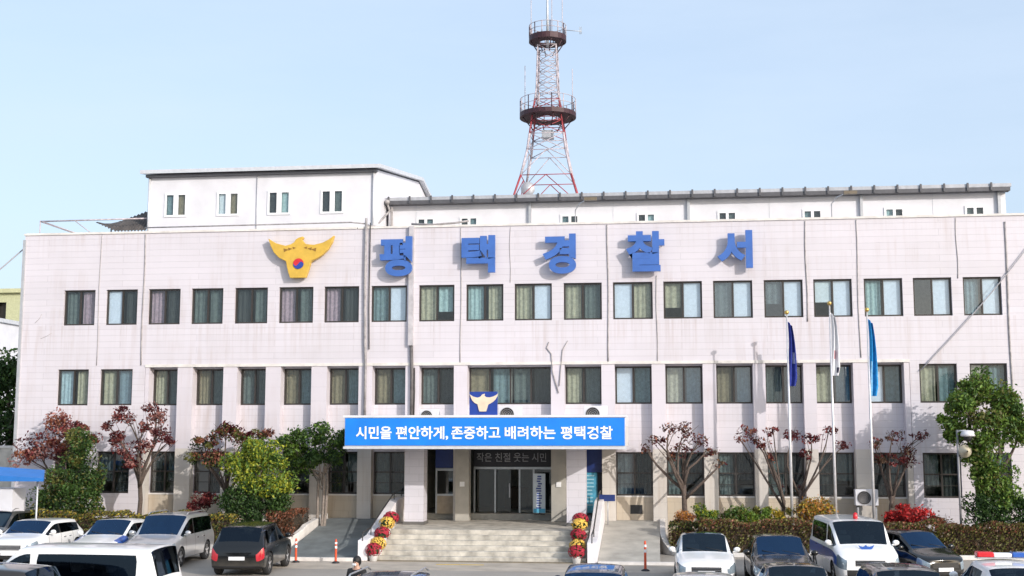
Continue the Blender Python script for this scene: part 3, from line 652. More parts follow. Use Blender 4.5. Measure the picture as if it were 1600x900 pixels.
def platform(zc, r, h, rail):
    b = MB(); b.lathe([(r*.42, zc-.02), (r*.98, zc), (r, zc+.0), (r, zc+h), (r*.97, zc+h), (r*.97, zc+.06), (r*.42, zc+.05), (r*.42, zc-.02)], (TX, TY, 0), 28, 0, smooth=False)
    p = b.build('platform', MAROON, tw); b = MB()
    for k in range(14):
        a = 2*math.pi*k/14; b.tube([(TX+r*.98*math.cos(a), TY+r*.98*math.sin(a), zc+h), (TX+r*.98*math.cos(a), TY+r*.98*math.sin(a), zc+rail)], .028, 5, k % 2)
    for z in (zc+rail, zc+(rail+h)/2): b.tube([(TX+r*.98*math.cos(2*math.pi*k/28), TY+r*.98*math.sin(2*math.pi*k/28), z) for k in range(29)], .018, 5, 0, caps=False)
    b.build('railing', [TWHITE, MAROON], p)
    b = MB()
    for k in range(8): a = 2*math.pi*k/8+.3; b = MB(); b.tube([(TX+hw(zc-.7)*math.cos(a), TY+hw(zc-.7)*math.sin(a), zc-.6), (TX+r*.9*math.cos(a), TY+r*.9*math.sin(a), zc)], .03, 5); b.build('strut', MAROON, p)
platform(21.2, 1.50, .24, 1.0); platform(25.35, 1.0, .30, .9)
b = MB(); b.tube([(TX, TY, 25.1), (TX, TY, 27.0), (TX, TY, 31.5)], [.08, .06, .02], 8, 0); b.build('antenna_mast', GREY, tw)
for x, y, z0, z1 in ((-1.25, .3, 21.6, 24.2), (1.32, -.2, 21.6, 23.8), (.75, .5, 25.6, 28.2), (-.85, -.3, 25.6, 27.6), (.3, -.8, 25.6, 27.9)):
    MB().tube([(TX+x, TY+y, z0), (TX+x, TY+y, z1)], .02, 5).build('whip_antenna', TWHITE, tw)
b = MB(); b.tube([(TX+.9, TY, 26.0), (TX+1.8, TY-.1, 25.85)], .02, 5)
for k in range(3): b.tube([(TX+1.72+.05*k, TY-.1, 25.7), (TX+1.72+.05*k, TY-.1, 26.1)], .012, 5)
b.build('side_antenna', GREY, tw)
b = MB(); b.box(TX-.3, TX+.3, TY-.3, TY+.3, 20.1, 20.5); b.lathe([(.02, 0), (.32, .05), (.38, .18)], (TX-.95, TY-1.3, 17.2), 14, axis='y'); b.lathe([(.02, 0), (.25, .05), (.3, .15)], (TX+.4, TY-1.9, 15.75), 14, axis='y')
b.build('dish', GREY, tw)

# cables from the roof to outside
c = MB(); n = 14; pts = []
for k in range(n+1):
    u = k/n; pts.append((10.55+u*6.6, -.10, 7.15+u*7.9-.35*math.sin(math.pi*u)))
c.tube(pts, .022, 6); tag(c.build('service_cable', M('cable_grey', (.36, .35, .37), .6)), 'grey overhead cable slanting up to the right across the facade', 'cable')
c = MB(); pts = []
for k in range(n+1):
    u = k/n; pts.append((-28.1-u*7, .4-u*3, 13.2-u*6.3-.5*math.sin(math.pi*u)))
c.tube(pts, .03, 6); tag(c.build('service_cable', M('cable_grey', (.3, .3, .3))), 'thin overhead cable dropping to the left from the roof corner', 'cable')

# ------------------------------------------------------------------ air conditioners
def aircon(x, y, z, w_, label):
    t = thing('air_conditioner', label, 'air conditioner', (x, y, z), 'outdoor air conditioner units'); h = w_*.78
    MB().box(x-w_/2, x+w_/2, y-.18, y+.18, z+.06, z+h).build('casing', WHITEP, t, bevel=.015)
    b = MB(); cx = x-w_*.12
    b.lathe([(w_*.30, -.192), (w_*.30, -.182), (.01, -.183)], (cx, y, z+h*.53), 20, 0, 'y')
    for k in range(1, 5): 
        rr = w_*.3*k/4; b.tube([(cx+rr*math.cos(2*math.pi*j/20), y-.2, z+h*.53+rr*math.sin(2*math.pi*j/20)) for j in range(21)], .006, 4, 1, caps=False)
    b.build('fan_grille', [M('fan_dark', (.05, .045, .045), .6), GREY], t)
    b = MB(); b.box(x-w_*.4, x-w_*.3, y-.2, y+.2, z+.002, z+.055); b.box(x+w_*.3, x+w_*.4, y-.2, y+.2, z+.002, z+.055); b.build('foot', DARK, t)
aircon(-5.75, -3.6, 4.98, .9, 'white air conditioner on the canopy right beside the emblem board')
aircon(-2.42, -3.6, 4.98, .9, 'white air conditioner on the right end of the canopy')
aircon(-8.95, -3.6, 4.98, .75, 'small white unit on the canopy left of the emblem board')
aircon(8.15, -.62, 1.72, .88, 'white air conditioner on a stand by the right flower bed wall')
b = MB(); 
for x in (7.8, 8.5): b.box(x-.03, x+.03, -.8, -.42, .165, 1.716)
b.build('stand', GREY, bpy.data.objects['air_conditioner.003'])

# banners and small signs at the entrance
t = thing('standing_banner', 'white upright banner with blue print beside the glass doors', 'banner', (-5.0, .4, 1.26)); T = Vector((-5.0, .4, 1.26))
MB().box(-5.27, -4.76, .38, .395, 1.32, 2.95).build('sheet', M('banner_white', (.62, .70, .76), .7, var=.06), t)
b = MB(); random.seed(3)
for k in range(14): z = 2.8-.1*k; b.box(-5.02-random.uniform(.05, .13), -5.02+random.uniform(.05, .13), .372, .378, z, z+.06)
b.box(-5.26, -4.77, .371, .378, 1.33, 1.5, 1); b.build('print', [M('print_blue', (.06, .09, .3), .7), M('print_cyan', (.1, .42, .62), .7)], t)
b = MB(); b.tube([(-5.015, .42, 1.26), (-5.015, .42, 2.95)], .015, 6); b.box(-5.25, -4.78, .3, .5, 1.258, 1.285); b.build('stand', DARK, t)
t = thing('wall_poster', 'tall teal poster on the wall right of the white column', 'poster', (-2.85, .4, 2))
MB().box(-3.28, -2.58, .25, .29, 1.35, 3.0).build('sheet', M('poster_teal', (.06, .28, .42), .6, var=.35, vs=4), t)
b = MB()
for k in range(9): z = 2.85-.15*k; b.box(-2.9-random.uniform(.08, .16), -2.9+random.uniform(.1, .2), .243, .249, z, z+.05)
b.build('print', M('print_pale', (.3, .52, .62), .7), t)
t = thing('direction_sign', 'small navy sign board on a post beside the right stair wall', 'sign', (-2.1, -1, 1))
MB().box(-2.48, -1.80, -1.03, -.98, 1.9, 2.16).build('panel', SIGNN, t); MB().tube([(-2.1, -.96, .95), (-2.1, -.96, 2.1)], .025, 6).build('post', GREY, t)

# ------------------------------------------------------------------ flags
def flag(x, zt, zb, zbot, mats, label, blotch=None):
    y = -2.5; t = thing('flagpole', label[0], 'flagpole', (x, y, .4), 'flagpoles in front of the station')
    MB().tube([(x, y, .16), (x, y, 4), (x, y, zt)], [.062, .052, .028], 10).build('pole', M('flagpole_steel', (.62, .62, .64), .3, .4), t)
    MB().ball((x, y, zt+.06), .09, 6).build('finial', M('finial_gold', (.55, .38, .12), .3, .7), t)
    f = MB(); nu, nv = 11, 22; vs = []
    for j in range(nv+1):
        v = j/nv; z = zt-.28-(zt-.28-zbot)*v; wd = .13+.20*math.sin(min(1, v*1.35)*math.pi/1.7)*(1 if v < .85 else 1-(v-.85)*3.2)
        for i in range(nu+1):
            u = i/nu; xx = x+.03+wd*u+.03*math.sin(v*5+u*2); yy = y+.08*math.sin(u*11+v*2.5)*(0.4+u)+.03
            vs.append((xx, yy, z-.25*u*(1-v)*.8))
    fs = []; o = len(f.v); f.v += vs
    for j in range(nv):
        for i in range(nu):
            f.f.append([j*(nu+1)+i, j*(nu+1)+i+1, (j+1)*(nu+1)+i+1, (j+1)*(nu+1)+i]); f.sm.append(True)
            f.m.append(blotch(i/nu, j/nv) if blotch else 0)
    fo = f.build('flag', mats, None); fo.location = (0, 0, 0)
    # flag hangs on the pole: its own thing
    for v in fo.data.vertices: v.co -= Vector((x, y, zt-1))
    fo.location = (x, y, zt-1); tag(fo, label[1], 'flag', 'flags hanging from the poles')
flag(5.05, 9.28, 0, 6.45, [cloth('flag_navy', (.035, .05, .26)), cloth('flag_pale', (.35, .38, .55))], ('flagpole carrying the navy flag', 'navy blue flag hanging limp from its pole'), lambda u, v: 1 if .5 < u < .75 and .45 < v < .62 else 0)
flag(6.70, 9.62, 0, 6.85, [cloth('flag_white', (.72, .72, .74), .05), cloth('flag_dark', (.06, .06, .09)), cloth('flag_red', (.4, .08, .1))], ('flagpole carrying the white flag', 'white flag hanging limp from the middle pole'), lambda u, v: 1 if (.55 < u < .85 and .82 < v < .92) else (2 if .3 < u < .5 and .55 < v < .7 else 0))
flag(8.12, 9.35, 0, 6.05, [cloth('flag_sky', (.03, .26, .58)), cloth('flag_pale2', (.25, .5, .7))], ('flagpole carrying the sky blue flag', 'sky blue flag hanging limp from the right pole'), lambda u, v: 1 if .1 < u < .3 and v > .5 else 0)

# security camera post
t = thing('security_camera', 'white dome security camera on a post in front of the big green tree', 'camera', (11.3, -3.0, .4)); x, y = 11.2, -3.0
MB().tube([(x, y, .16), (x, y, 4.75)], .045, 8).build('post', M('post_grey', (.22, .22, .23), .5, .2), t)
MB().tube([(x, y, 4.7), (x+.28, y-.15, 4.72)], .035, 6).build('arm', LGREY, t)
MB().lathe([(.01, .22), (.20, .2), (.27, .08), (.27, 0), (.19, -.02), (.01, -.02)], (x+.34, y-.2, 4.52), 16).build('housing', WHITEP, t)
MB().ball((x+.34, y-.2, 4.48), .17, 7).build('dome', BLACKP, t)
MB().lathe([(.03, -.25), (.09, -.1), (.24, .12), (.25, .14), (.05, .05)], (x+.25, y-.15, 3.95), 14, axis='y').build('loudspeaker', M('speaker_cream', (.52, .47, .36), .5), t)

# ------------------------------------------------------------------ plants
def leaves(mb, c, rad, n, size, mis, rng, shell=.55, up=.3):
    c = Vector(c)
    for _ in range(n):
        d = Vector((rng.gauss(0, 1), rng.gauss(0, 1), rng.gauss(0, 1))).normalized()
        q_ = rng.random(); rr = rng.uniform(1.0, 1.4) if q_ > .90 else (rng.random()**(1/3) if rng.random() > shell else rng.uniform(.75, 1.05))
        p = c+Vector((d.x*rad[0], d.y*rad[1], d.z*rad[2]))*rr
        nrm = (d*.6+Vector((rng.gauss(0, 1), rng.gauss(0, 1), rng.gauss(0, 1)+up))).normalized()
        a = nrm.orthogonal().normalized(); a = (a*math.cos(t0 := rng.random()*6.28)+nrm.cross(a)*math.sin(t0)); b_ = nrm.cross(a)
        s = size*.72*rng.uniform(.5, 1.5); mi = rng.choice(mis)
        mb.add([p-a*s, p+b_*s*.5+nrm*s*.12, p+a*s, p-b_*s*.5+nrm*s*.12], [(0, 1, 2, 3)], mi)
def lumpy(mb, c, rad, n, size, mis, rng, k=7, shell=.6):
    """a clump made of smaller uneven clumps"""
    for _ in range(k):
        d = Vector((rng.gauss(0, 1), rng.gauss(0, 1), rng.gauss(0, 1))).normalized()*rng.uniform(.25, .85)
        q = (c[0]+d.x*rad[0], c[1]+d.y*rad[1], c[2]+d.z*rad[2]); s = rng.choice((.24, .32, .42, .52, .62))
        leaves(mb, q, (rad[0]*s, rad[1]*s, rad[2]*s), int(n*1.75)//k, size, mis if rng.random() > .35 else [rng.choice(mis)], rng, shell)
def limb(mb, a, b_, r0, r1, rng, bend=.18, n=5):
    a, b_ = Vector(a), Vector(b_); L = (b_-a).length; pts = []
    off = Vector((rng.uniform(-1, 1), rng.uniform(-1, 1), rng.uniform(-.2, .8)))*L*bend
    for k in range(n+1):
        u = k/n; pts.append(a.lerp(b_, u)+off*math.sin(math.pi*u)*(.6+.4*rng.random()))
    pts[0] = a; pts[-1] = b_
    mb.tube(pts, [r0+(r1-r0)*k/n for k in range(n+1)], 6); return pts
def tree(name, label, base, fork, r0, clumps, n, size, mats, bark, cat='tree', group=None, seed=1, twigs=2, k=7, shell=.6, stems=1):
    rng = random.Random(seed); t = thing(name, label, cat, base, group)
    tr = MB(); base = Vector(base)
    fk = Vector(fork)
    for s in range(stems):
        o = Vector((rng.uniform(-.18, .18), rng.uniform(-.1, .1), 0))*(s > 0)
        limb(tr, base+o-Vector((0, 0, .05)), fk+o*2, r0, r0*.72, rng, .06)
    for c, rad in clumps:
        st0 = fk.lerp(base, rng.uniform(0, .25)); pts = limb(tr, st0, c, r0*.55, r0*.16, rng, .2)
        for _ in range(twigs):
            q = pts[rng.randint(2, len(pts)-1)]; e = Vector(c)+Vector((rng.uniform(-1, 1)*rad[0], rng.uniform(-1, 1)*rad[1], rng.uniform(-.4, 1)*rad[2]))*.95
            limb(tr, q, e, r0*.16, r0*.05, rng, .1, 4)
    tr.build('trunk', bark, t)
    cr = MB(); tot = sum(r[0]*r[1]*r[2] for _, r in clumps)**1
    for c, rad in clumps:
        share = (rad[0]*rad[1]*rad[2])**.67/sum((r[0]*r[1]*r[2])**.67 for _, r in clumps)
        lumpy(cr, c, rad, int(n*share), size, list(range(len(mats))), rng, k, shell)
    cr.build('crown', mats, t); return t
G = 'trees in the left flower bed'; H = 'maples in the right flower bed'
tree('maple_tree', 'pale red maple at the far left end of the building', (-25.4, -1.5, .27), (-25.4, -1.5, 2.7), .10,
     [((-26.4, -1.5, 4.2), (.8, .7, .7)), ((-25.5, -1.3, 5.0), (.9, .7, .7)), ((-24.6, -1.6, 4.6), (.8, .7, .6)), ((-26.9, -1.4, 3.6), (.5, .5, .5)), ((-25.2, -1.8, 4.0), (.9, .6, .5)), ((-23.9, -1.6, 4.4), (.45, .4, .35))], 1900, .10, [LR3, LR4, LR2, LR1], BARK, group=G, seed=11)
tree('conifer_bush', 'broad dark green conifer bush near the blue awning', (-24.0, -3.0, .27), (-24.0, -3.0, 2.4), .09,
     [((-24.0, -3, 1.4), (1.25, .9, .8)), ((-24.1, -3, 2.3), (1.2, .9, .9)), ((-24.0, -3, 3.2), (1.05, .8, .9)), ((-23.9, -3, 4.05), (.8, .65, .8)), ((-23.1, -3, 2.4), (.6, .55, 1.2)), ((-25.0, -3, 2.0), (.6, .55, 1.0))], 9000, .085, [LG1, LG2, LG1, LG2, LOL], BARK, 'bush', seed=12, k=10, shell=.75)
tree('maple_tree', 'dark red maple with bare lower branches standing before the second window bay', (-21.54, -2.0, .27), (-21.5, -2.0, 3.0), .12,
     [((-22.5, -2, 4.5), (.45, .5, .5)), ((-22.2, -2.1, 5.4), (.62, .5, .5)), ((-20.9, -1.9, 5.45), (.75, .55, .5)), ((-21.6, -2.2, 4.0), (.8, .6, .45)), ((-20.7, -2, 4.5), (.5, .5, .4)), ((-20.2, -2.1, 4.3), (.4, .4, .3)), ((-22.9, -2, 4.9), (.35, .4, .3)), ((-21.4, -2, 4.9), (.4, .4, .35)), ((-21.8, -2.1, 3.3), (.55, .5, .35))], 2100, .085, [LR1, LR2, LR1, LR4], BARK, group=G, seed=13, twigs=4)
tree('maple_tree', 'dark maple turning from green to red left of the yellow-green tree', (-17.9, -1.5, .27), (-17.9, -1.5, 2.6), .11,
     [((-18.9, -1.5, 4.1), (.75, .6, .5)), ((-18.0, -1.4, 4.7), (.9, .7, .55)), ((-17.2, -1.5, 4.3), (.7, .6, .5)), ((-18.4, -1.6, 3.5), (.75, .6, .45)), ((-19.4, -1.5, 3.7), (.45, .45, .3)), ((-16.3, -1.5, 4.6), (.65, .5, .4)), ((-17.6, -1.6, 3.4), (.5, .5, .4))], 2700, .085, [LR1, LOL, LR1, LG1, LR3], BARK, group=G, seed=14, twigs=4)
tree('broadleaf_tree', 'bushy tree with bright yellow-green leaves behind the black car', (-15.95, -3.0, .27), (-16.0, -3.0, 2.3), .12,
     [((-16.1, -3.1, 4.1), (.8, .7, .65)), ((-15.5, -3.3, 3.5), (1.05, .75, .75)), ((-16.6, -3.2, 3.2), (.95, .75, .8)), ((-15.8, -3.5, 2.6), (1.4, .65, .7))], 6000, .085, [LY, LG3, LG3, LG2, LY], BARKP, group=G, seed=15, k=9)
tree('evergreen_shrub', 'dark evergreen shrub below the yellow-green tree', (-15.9, -3.5, .27), (-15.9, -3.5, 1.5), .08,
     [((-16.6, -3.6, 1.6), (.9, .6, .75)), ((-15.4, -3.6, 1.6), (1.0, .6, .8)), ((-15.0, -3.5, 2.2), (.6, .5, .6)), ((-17.0, -3.5, 2.2), (.55, .5, .6)), ((-15.9, -3.4, 2.0), (1.3, .55, .7))], 6000, .075, [LG1, LG2, LG1], BARK, 'shrub', seed=16, k=9, shell=.75)
tree('broadleaf_tree', 'green tree with pale thin stems left of the canopy', (-13.9, -1.5, .27), (-13.8, -1.5, 3.0), .075,
     [((-14.8, -1.5, 4.1), (.75, .6, .6)), ((-13.9, -1.5, 4.6), (.8, .6, .5)), ((-13.2, -1.6, 4.2), (.6, .5, .5)), ((-14.3, -1.7, 3.6), (.6, .5, .4)), ((-12.9, -1.5, 4.5), (.4, .4, .35)), ((-15.4, -1.6, 4.3), (.5, .5, .4)), ((-13.6, -1.8, 3.6), (.6, .5, .4)), ((-14.6, -1.8, 3.2), (.5, .5, .45))], 5600, .085, [LG2, LG3, LG1, LG2], BARKP, group=G, seed=17, stems=3)
tree('red_shrub', 'small dark red shrub by the silver minivan roof', (-18.7, -2.2, .27), (-18.7, -2.2, 1.3), .04, [((-18.9, -2.2, 1.75), (.6, .5, .45)), ((-18.3, -2.2, 1.9), (.5, .45, .4))], 800, .075, [LR1, LR2], BARK, 'shrub', seed=18)
# right side
tree('maple_tree', 'sparse dark red maple with a crooked forked trunk beside the right ramp', (.93, -1.5, .16), (.95, -1.5, 2.6), .13,
     [((-.1, -1.4, 4.3), (.5, .45, .3)), ((.5, -1.5, 4.8), (.45, .4, .35)), ((1.1, -1.6, 4.7), (.55, .45, .4)), ((1.6, -1.5, 4.3), (.45, .4, .3)), ((2.1, -1.4, 3.9), (.4, .35, .25)), ((.3, -1.6, 3.7), (.4, .4, .3)), ((2.4, -1.5, 3.4), (.3, .3, .2)), ((-.5, -1.5, 4.0), (.3, .3, .22)), ((.9, -1.5, 4.0), (.5, .4, .3))], 560, .085, [LR1, LR3, LR1, LBR], BARK, group=H, seed=21, twigs=3)
tree('maple_tree', 'sparse red maple with V-shaped pale trunk left of the navy flag pole', (4.95, -1.5, .16), (4.85, -1.5, 2.0), .10,
     [((3.5, -1.5, 4.7), (.4, .4, .28)), ((4.0, -1.4, 4.3), (.45, .4, .3)), ((4.5, -1.6, 4.7), (.35, .35, .25)), ((3.2, -1.5, 4.4), (.3, .3, .2)), ((4.3, -1.5, 3.7), (.3, .3, .25))], 330, .08, [LR1, LR2, LR3], BARK, group=H, seed=22, twigs=3)
tree('maple_tree', 'sparse red maple between the navy and white flag poles', (5.35, -1.2, .16), (5.5, -1.2, 2.4), .10,
     [((5.3, -1.3, 4.6), (.42, .4, .33)), ((6.0, -1.2, 4.4), (.5, .4, .35)), ((6.7, -1.2, 4.7), (.35, .35, .25)), ((7.2, -1.3, 4.1), (.35, .35, .3)), ((5.8, -1.2, 3.8), (.35, .35, .25))], 420, .08, [LR1, LR2, LR1], BARK, group=H, seed=23, twigs=3)
tree('maple_tree', 'dark red maple right of the air conditioner stand', (8.95, -1.5, .16), (9.0, -1.5, 2.2), .10,
     [((8.4, -1.4, 4.2), (.4, .4, .3)), ((9.1, -1.5, 4.5), (.5, .4, .3)), ((9.6, -1.5, 4.0), (.45, .4, .35)), ((9.3, -1.6, 3.5), (.6, .45, .35)), ((10.1, -1.5, 4.5), (.4, .4, .25)), ((8.6, -1.5, 3.6), (.4, .4, .3))], 560, .08, [LR1, LR2, LBR], BARK, group=H, seed=24, twigs=3)
tree('broadleaf_tree', 'tall full green tree at the right end of the building', (12.45, -2.5, .16), (12.4, -2.5, 3.2), .16,
     [((12.2, -2.5, 6.4), (.8, .7, .6)), ((11.5, -2.5, 5.7), (.85, .75, .65)), ((12.9, -2.4, 5.7), (1.05, .85, .8)), ((11.2, -2.6, 4.9), (.75, .7, .65)), ((12.5, -2.7, 4.8), (1.15, .85, .8)), ((13.7, -2.5, 4.8), (.85, .75, .7)), ((12.2, -2.7, 3.8), (.8, .7, .7)), ((12.5, -2.6, 2.9), (.75, .65, .7)), ((12.7, -2.6, 2.1), (.8, .65, .65)), ((12.1, -2.8, 3.3), (.55, .5, .5))], 13500, .095, [LG2, LG3, LG3, LG3, LOL, LG2], BARK, seed=25, k=12)
tree('evergreen_shrub', 'round dark evergreen shrub at the foot of the tall green tree', (12.3, -3.0, .16), (12.3, -3, 1.1), .07, [((11.9, -3, 1.6), (.65, .6, .75)), ((12.5, -3, 1.7), (.55, .6, .7))], 2800, .08, [LG1, LG2, LG1], BARK, 'shrub', seed=26, k=8, shell=.75)
tree('evergreen_shrub', 'dark round shrub at the right edge of the flower bed', (13.7, -2.9, .16), (13.7, -2.9, 1.1), .07, [((13.6, -2.9, 1.7), (.75, .6, .8)), ((14.2, -2.9, 1.6), (.5, .5, .7))], 2600, .08, [LG1, LG1, LG2], BARK, 'shrub', seed=27, k=8, shell=.75)
def shrub(name, label, c, rad, n, size, mats, seed, cat='shrub', group=None, z0=.16, k=8):
    rng = random.Random(seed); t = thing(name, label, cat, (c[0], c[1], z0), group); mb = MB(); lumpy(mb, c, rad, n, size, list(range(len(mats))), rng, k, .6)
    st = MB()
    for _ in range(7): limb(st, (c[0]+rng.uniform(-.3, .3)*rad[0], c[1], z0-.03), (c[0]+rng.uniform(-.9, .9)*rad[0], c[1]+rng.uniform(-.7, .7)*rad[1], c[2]+rng.uniform(-.2, .7)*rad[2]), .018, .006, rng, .1, 3)
    mb.build('foliage', mats, t); st.build('stem', BARK, t); return t
shrub('red_shrub', 'vivid scarlet shrub behind the hedge right of the police van', (9.3, -2.6, 1.55), (1.05, .5, .5), 2000, .08, [LSC, LSC, LR2, LSC], 31)
shrub('orange_shrub', 'orange shrub behind the hedge left of the police van', (6.2, -2.5, 1.55), (.95, .5, .5), 1700, .08, [LOR, LYY, LOL, LOR], 32)
shrub('orange_shrub', 'small orange bush at the curved corner of the right flower bed', (.95, -2.9, 1.45), (.36, .3, .26), 500, .06, [LOR, LOR, LR3], 33)
gp = 'green plants along the right flower bed'
for x, s, mats, lab in ((1.9, 34, [LG3, LY, LG2], 'pale yellow-green perennial nearest the ramp in the right bed'), (2.9, 35, [LG2, LG3, LOL], 'mid green perennial behind the hedge before the third pilaster'), (3.9, 36, [LY, LG3, LOL], 'light green feathery perennial at the middle of the right bed'), (4.75, 37, [LG3, LYY, LOL], 'yellowing perennial at the foot of the navy flag pole')):
    shrub('perennial_plant', lab, (x, -2.3, 1.4), (.65, .45, .55), 1000, .075, mats, s, 'plant', gp)
shrub('olive_bush', 'dull olive bush between the scarlet shrub and the camera post', (10.6, -2.7, 1.35), (.55, .4, .45), 700, .075, [LOL, LBR, LR3], 38)
def hedge(label, x0, x1, y0, y1, z0, z1, mats, n, seed, round_=False):
    rng = random.Random(seed); t = thing('hedge', label, 'hedge', ((x0+x1)/2, (y0+y1)/2, z0)); core = MB()
    nx = max(4, int((x1-x0)/.35)); vs = []; ring = [(0, 0), (0, .5), (.12, .9), (.5, 1), (.88, .9), (1, .5), (1, 0)]
    for i in range(nx+1):
        e = 1-.25*(i in (0, nx))
        for u, v in ring: vs.append((x0+.08+(x1-x0-.16)*i/nx, (y0+y1)/2+((u-.5)*(y1-y0)*.86)*e+rng.uniform(-.03, .03), z0+(z1-z0)*.9*v*e+rng.uniform(-.04, .04)*(v > 0)))
    m = len(ring); fs = [(i*m+j, (i+1)*m+j, (i+1)*m+j+1, i*m+j+1) for i in range(nx) for j in range(m-1)]+[tuple(range(m)), tuple(nx*m+k for k in range(m))[::-1]]
    core.add(vs, fs); core.build('branches', M('hedge_core', (.035, .025, .015), .95, var=.4, vs=12), t)
    lv = MB()
    for _ in range(int(n*1.5)):
        s = rng.random(); x = rng.uniform(x0, x1); j = rng.random()
        bump = .07*math.sin(x*2.3+seed)+.05*math.sin(x*5.1+seed*2)
        if j < .5: y, z = y0+rng.uniform(-.06, .1), z0+(z1-z0)*rng.random()+bump*.5
        elif j < .93: y, z = rng.uniform(y0, y1), z1+rng.uniform(-.12, .07)+bump
        else: x = rng.choice((x0, x1))+rng.uniform(-.05, .05); y, z = rng.uniform(y0, y1), rng.uniform(z0, z1)
        nr = Vector((rng.gauss(0, 1), rng.gauss(0, 1)-.4, rng.gauss(0, 1)+.4)).normalized(); a = nr.orthogonal().normalized(); b_ = nr.cross(a); q = .045*rng.uniform(.5, 1.5); p = Vector((x, y, z))
        mi = rng.choice(range(len(mats))) if z > z1-.25 else rng.choice(range(max(1, len(mats)-1)))
        lv.add([p-a*q, p+b_*q*.55, p+a*q, p-b_*q*.55], [(0, 1, 2, 3)], mi)
    lv.build('foliage', mats, t)
hedge('long clipped brown hedge along the front of the right flower bed', 1.5, 10.3, -3.75, -2.95, .16, 1.28, [LBR, LBR, LOL, LOL, LR3], 8500, 41)
hedge('clipped brown hedge at the right end behind the small black car', 10.35, 14.0, -3.7, -2.9, .16, 1.22, [LBR, LOL, LBR, LOL, LR3], 4200, 42)
hedge('short brown hedge on the curved corner beside the right ramp', .35, 1.5, -3.2, -2.3, .16, 1.15, [LBR, LOL, LG1], 1500, 43)
hedge('rust brown clipped hedge at the corner of the left ramp', -15.4, -14.3, -3.9, -1.6, .27, 1.55, [LBR, LR3, LBR, LR3], 2600, 44)
hedge('long yellowing hedge along the front of the left flower bed', -27.5, -16.6, -4.6, -3.8, .27, 1.45, [LBR, LOL, LG1, LOL, LYY], 9500, 45)

# flower pots on both sides of the steps
def pot(x, y, z, col, label):
    t = thing('flower_pot', label, 'flower pot', (x, y, z), 'chrysanthemum pots lining the steps'); rng = random.Random(int(x*100+y*10))
    MB().lathe([(.01, z+.005), (.13, z+.005), (.17, z+.24), (.185, z+.25), (.15, z+.25), (.15, z+.2), (.01, z+.2)], (x, y, 0), 14).build('pot', WHITE, t)
    b = MB(); b.ball((x, y, z+.40), .235, 7, 0, 1, 1, .9)
    b.build('leaves', M('pot_leaf', (.03, .06, .02), .9), t); f = MB()
    for _ in range(330):
        d = Vector((rng.gauss(0, 1), rng.gauss(0, 1), rng.gauss(0, 1)+.35)).normalized(); p = Vector((x, y, z+.41))+Vector((d.x*.31, d.y*.31, d.z*.25))
        a = d.orthogonal().normalized(); b_ = d.cross(a); s = .035
        f.add([p+a*s, p+b_*s, p-a*s, p-b_*s], [(0, 1, 2, 3)], 0)
    f.build('blossom', col, t)
MR = M('mum_red', (.33, .012, .03), .8, var=.3, vs=20); MY = M('mum_yellow', (.68, .42, .07), .8, var=.2, vs=20)
ords = ['top', 'second', 'middle', 'fourth', 'bottom']
for sd, x0 in (('left', -10.22), ('right', -2.98)):
    for k in range(5):
        y = -4.66-.54*k
        z = max(0, 1.0-math.ceil(max(0, -4.9-y)/.341)/6)
        pot(x0-(.04*k if sd == 'left' else 0), y, z+.003, MR if k % 2 == 0 else MY, '%s chrysanthemum pot, %s of the five on the %s side of the steps' % ('red' if k % 2 == 0 else 'yellow', ords[k], sd))

# delineator posts
for x, y, h, lab in ((-13.05, -7.6, .85, 'orange delineator post nearest the black car'), (-11.55, -7.7, .85, 'orange delineator post before the left ramp'), (-.52, -8.9, 1.0, 'slim red post before the right ramp')):
    t = thing('delineator_post', lab, 'post', (x, y, 0), 'flexible posts before the ramps')
    MB().lathe([(.01, .05), (.14, .0), (.15, .02), (.10, .06), (.045, .08)], (x, y, 0), 12).build('base', BLACKP, t)
    b = MB(); b.lathe([(.045, .06), (.042, h*.4), (.042, h*.55), (.04, h*.75), (.04, h*.9), (.03, h), (.001, h+.005)], (x, y, 0), 12); b.build('tube', ORANGE, t)
    MB().lathe([(.046, h*.62), (.046, h*.72)], (x, y, 0), 12).build('reflector_band', WHITE, t); MB().lathe([(.046, h*.80), (.046, h*.88)], (x, y, 0), 12).build('reflector_band', WHITE, t)

# left edge: blue awning, booth, far buildings, dark tree
t = thing('blue_awning', 'blue awning on posts at the left edge above the parked cars', 'awning', (-26.5, -4.6, .0))
b = MB(); b.add([(-29.5, -6.6, 2.80), (-23.3, -6.6, 2.80), (-23.3, -6.6, 2.92), (-29.5, -6.6, 3.25), (-29.5, -5.4, 2.80), (-23.9, -5.4, 2.80), (-23.9, -5.4, 3.2), (-29.5, -5.4, 3.55)], [(0, 1, 2, 3), (1, 5, 6, 2), (3, 2, 6, 7), (4, 0, 3, 7), (5, 4, 7, 6), (4, 5, 1, 0)]); b.fixn = True
b.build('canvas', M('awning_blue', (.02, .16, .50), .6, var=.1, vs=2), t)
b = MB(); b.tube([(-23.9, -5.9, 0), (-23.9, -5.9, 2.85)], .035, 8); b.tube([(-29, -6.1, 0), (-29, -6.1, 2.85)], .035, 8); b.build('post', LGREY, t)
t = thing('guard_booth', 'small white booth under the blue awning at the left edge', 'booth', (-28, -5.6, 0))
b = MB(); sheet(b, -27.6, -24.85, 0.01, 2.5, [(-27.0, -25.6, 1.2, 2.1)], -6.0, .08); b.box(-27.6, -24.85, -5.9, -5.0, .01, 2.5); b.quad((-24.85, -6, .01), (-24.85, -5.9, .01), (-24.85, -5.9, 2.5), (-24.85, -6, 2.5)); b.build('wall', WHITEP, t)
MB().box(-26.98, -25.62, -5.94, -5.92, 1.22, 2.08).build('window', GLASSD, t)
t = thing('far_building', 'distant yellow-green house behind the left corner of the station', 'building', (-66, 64, 0))
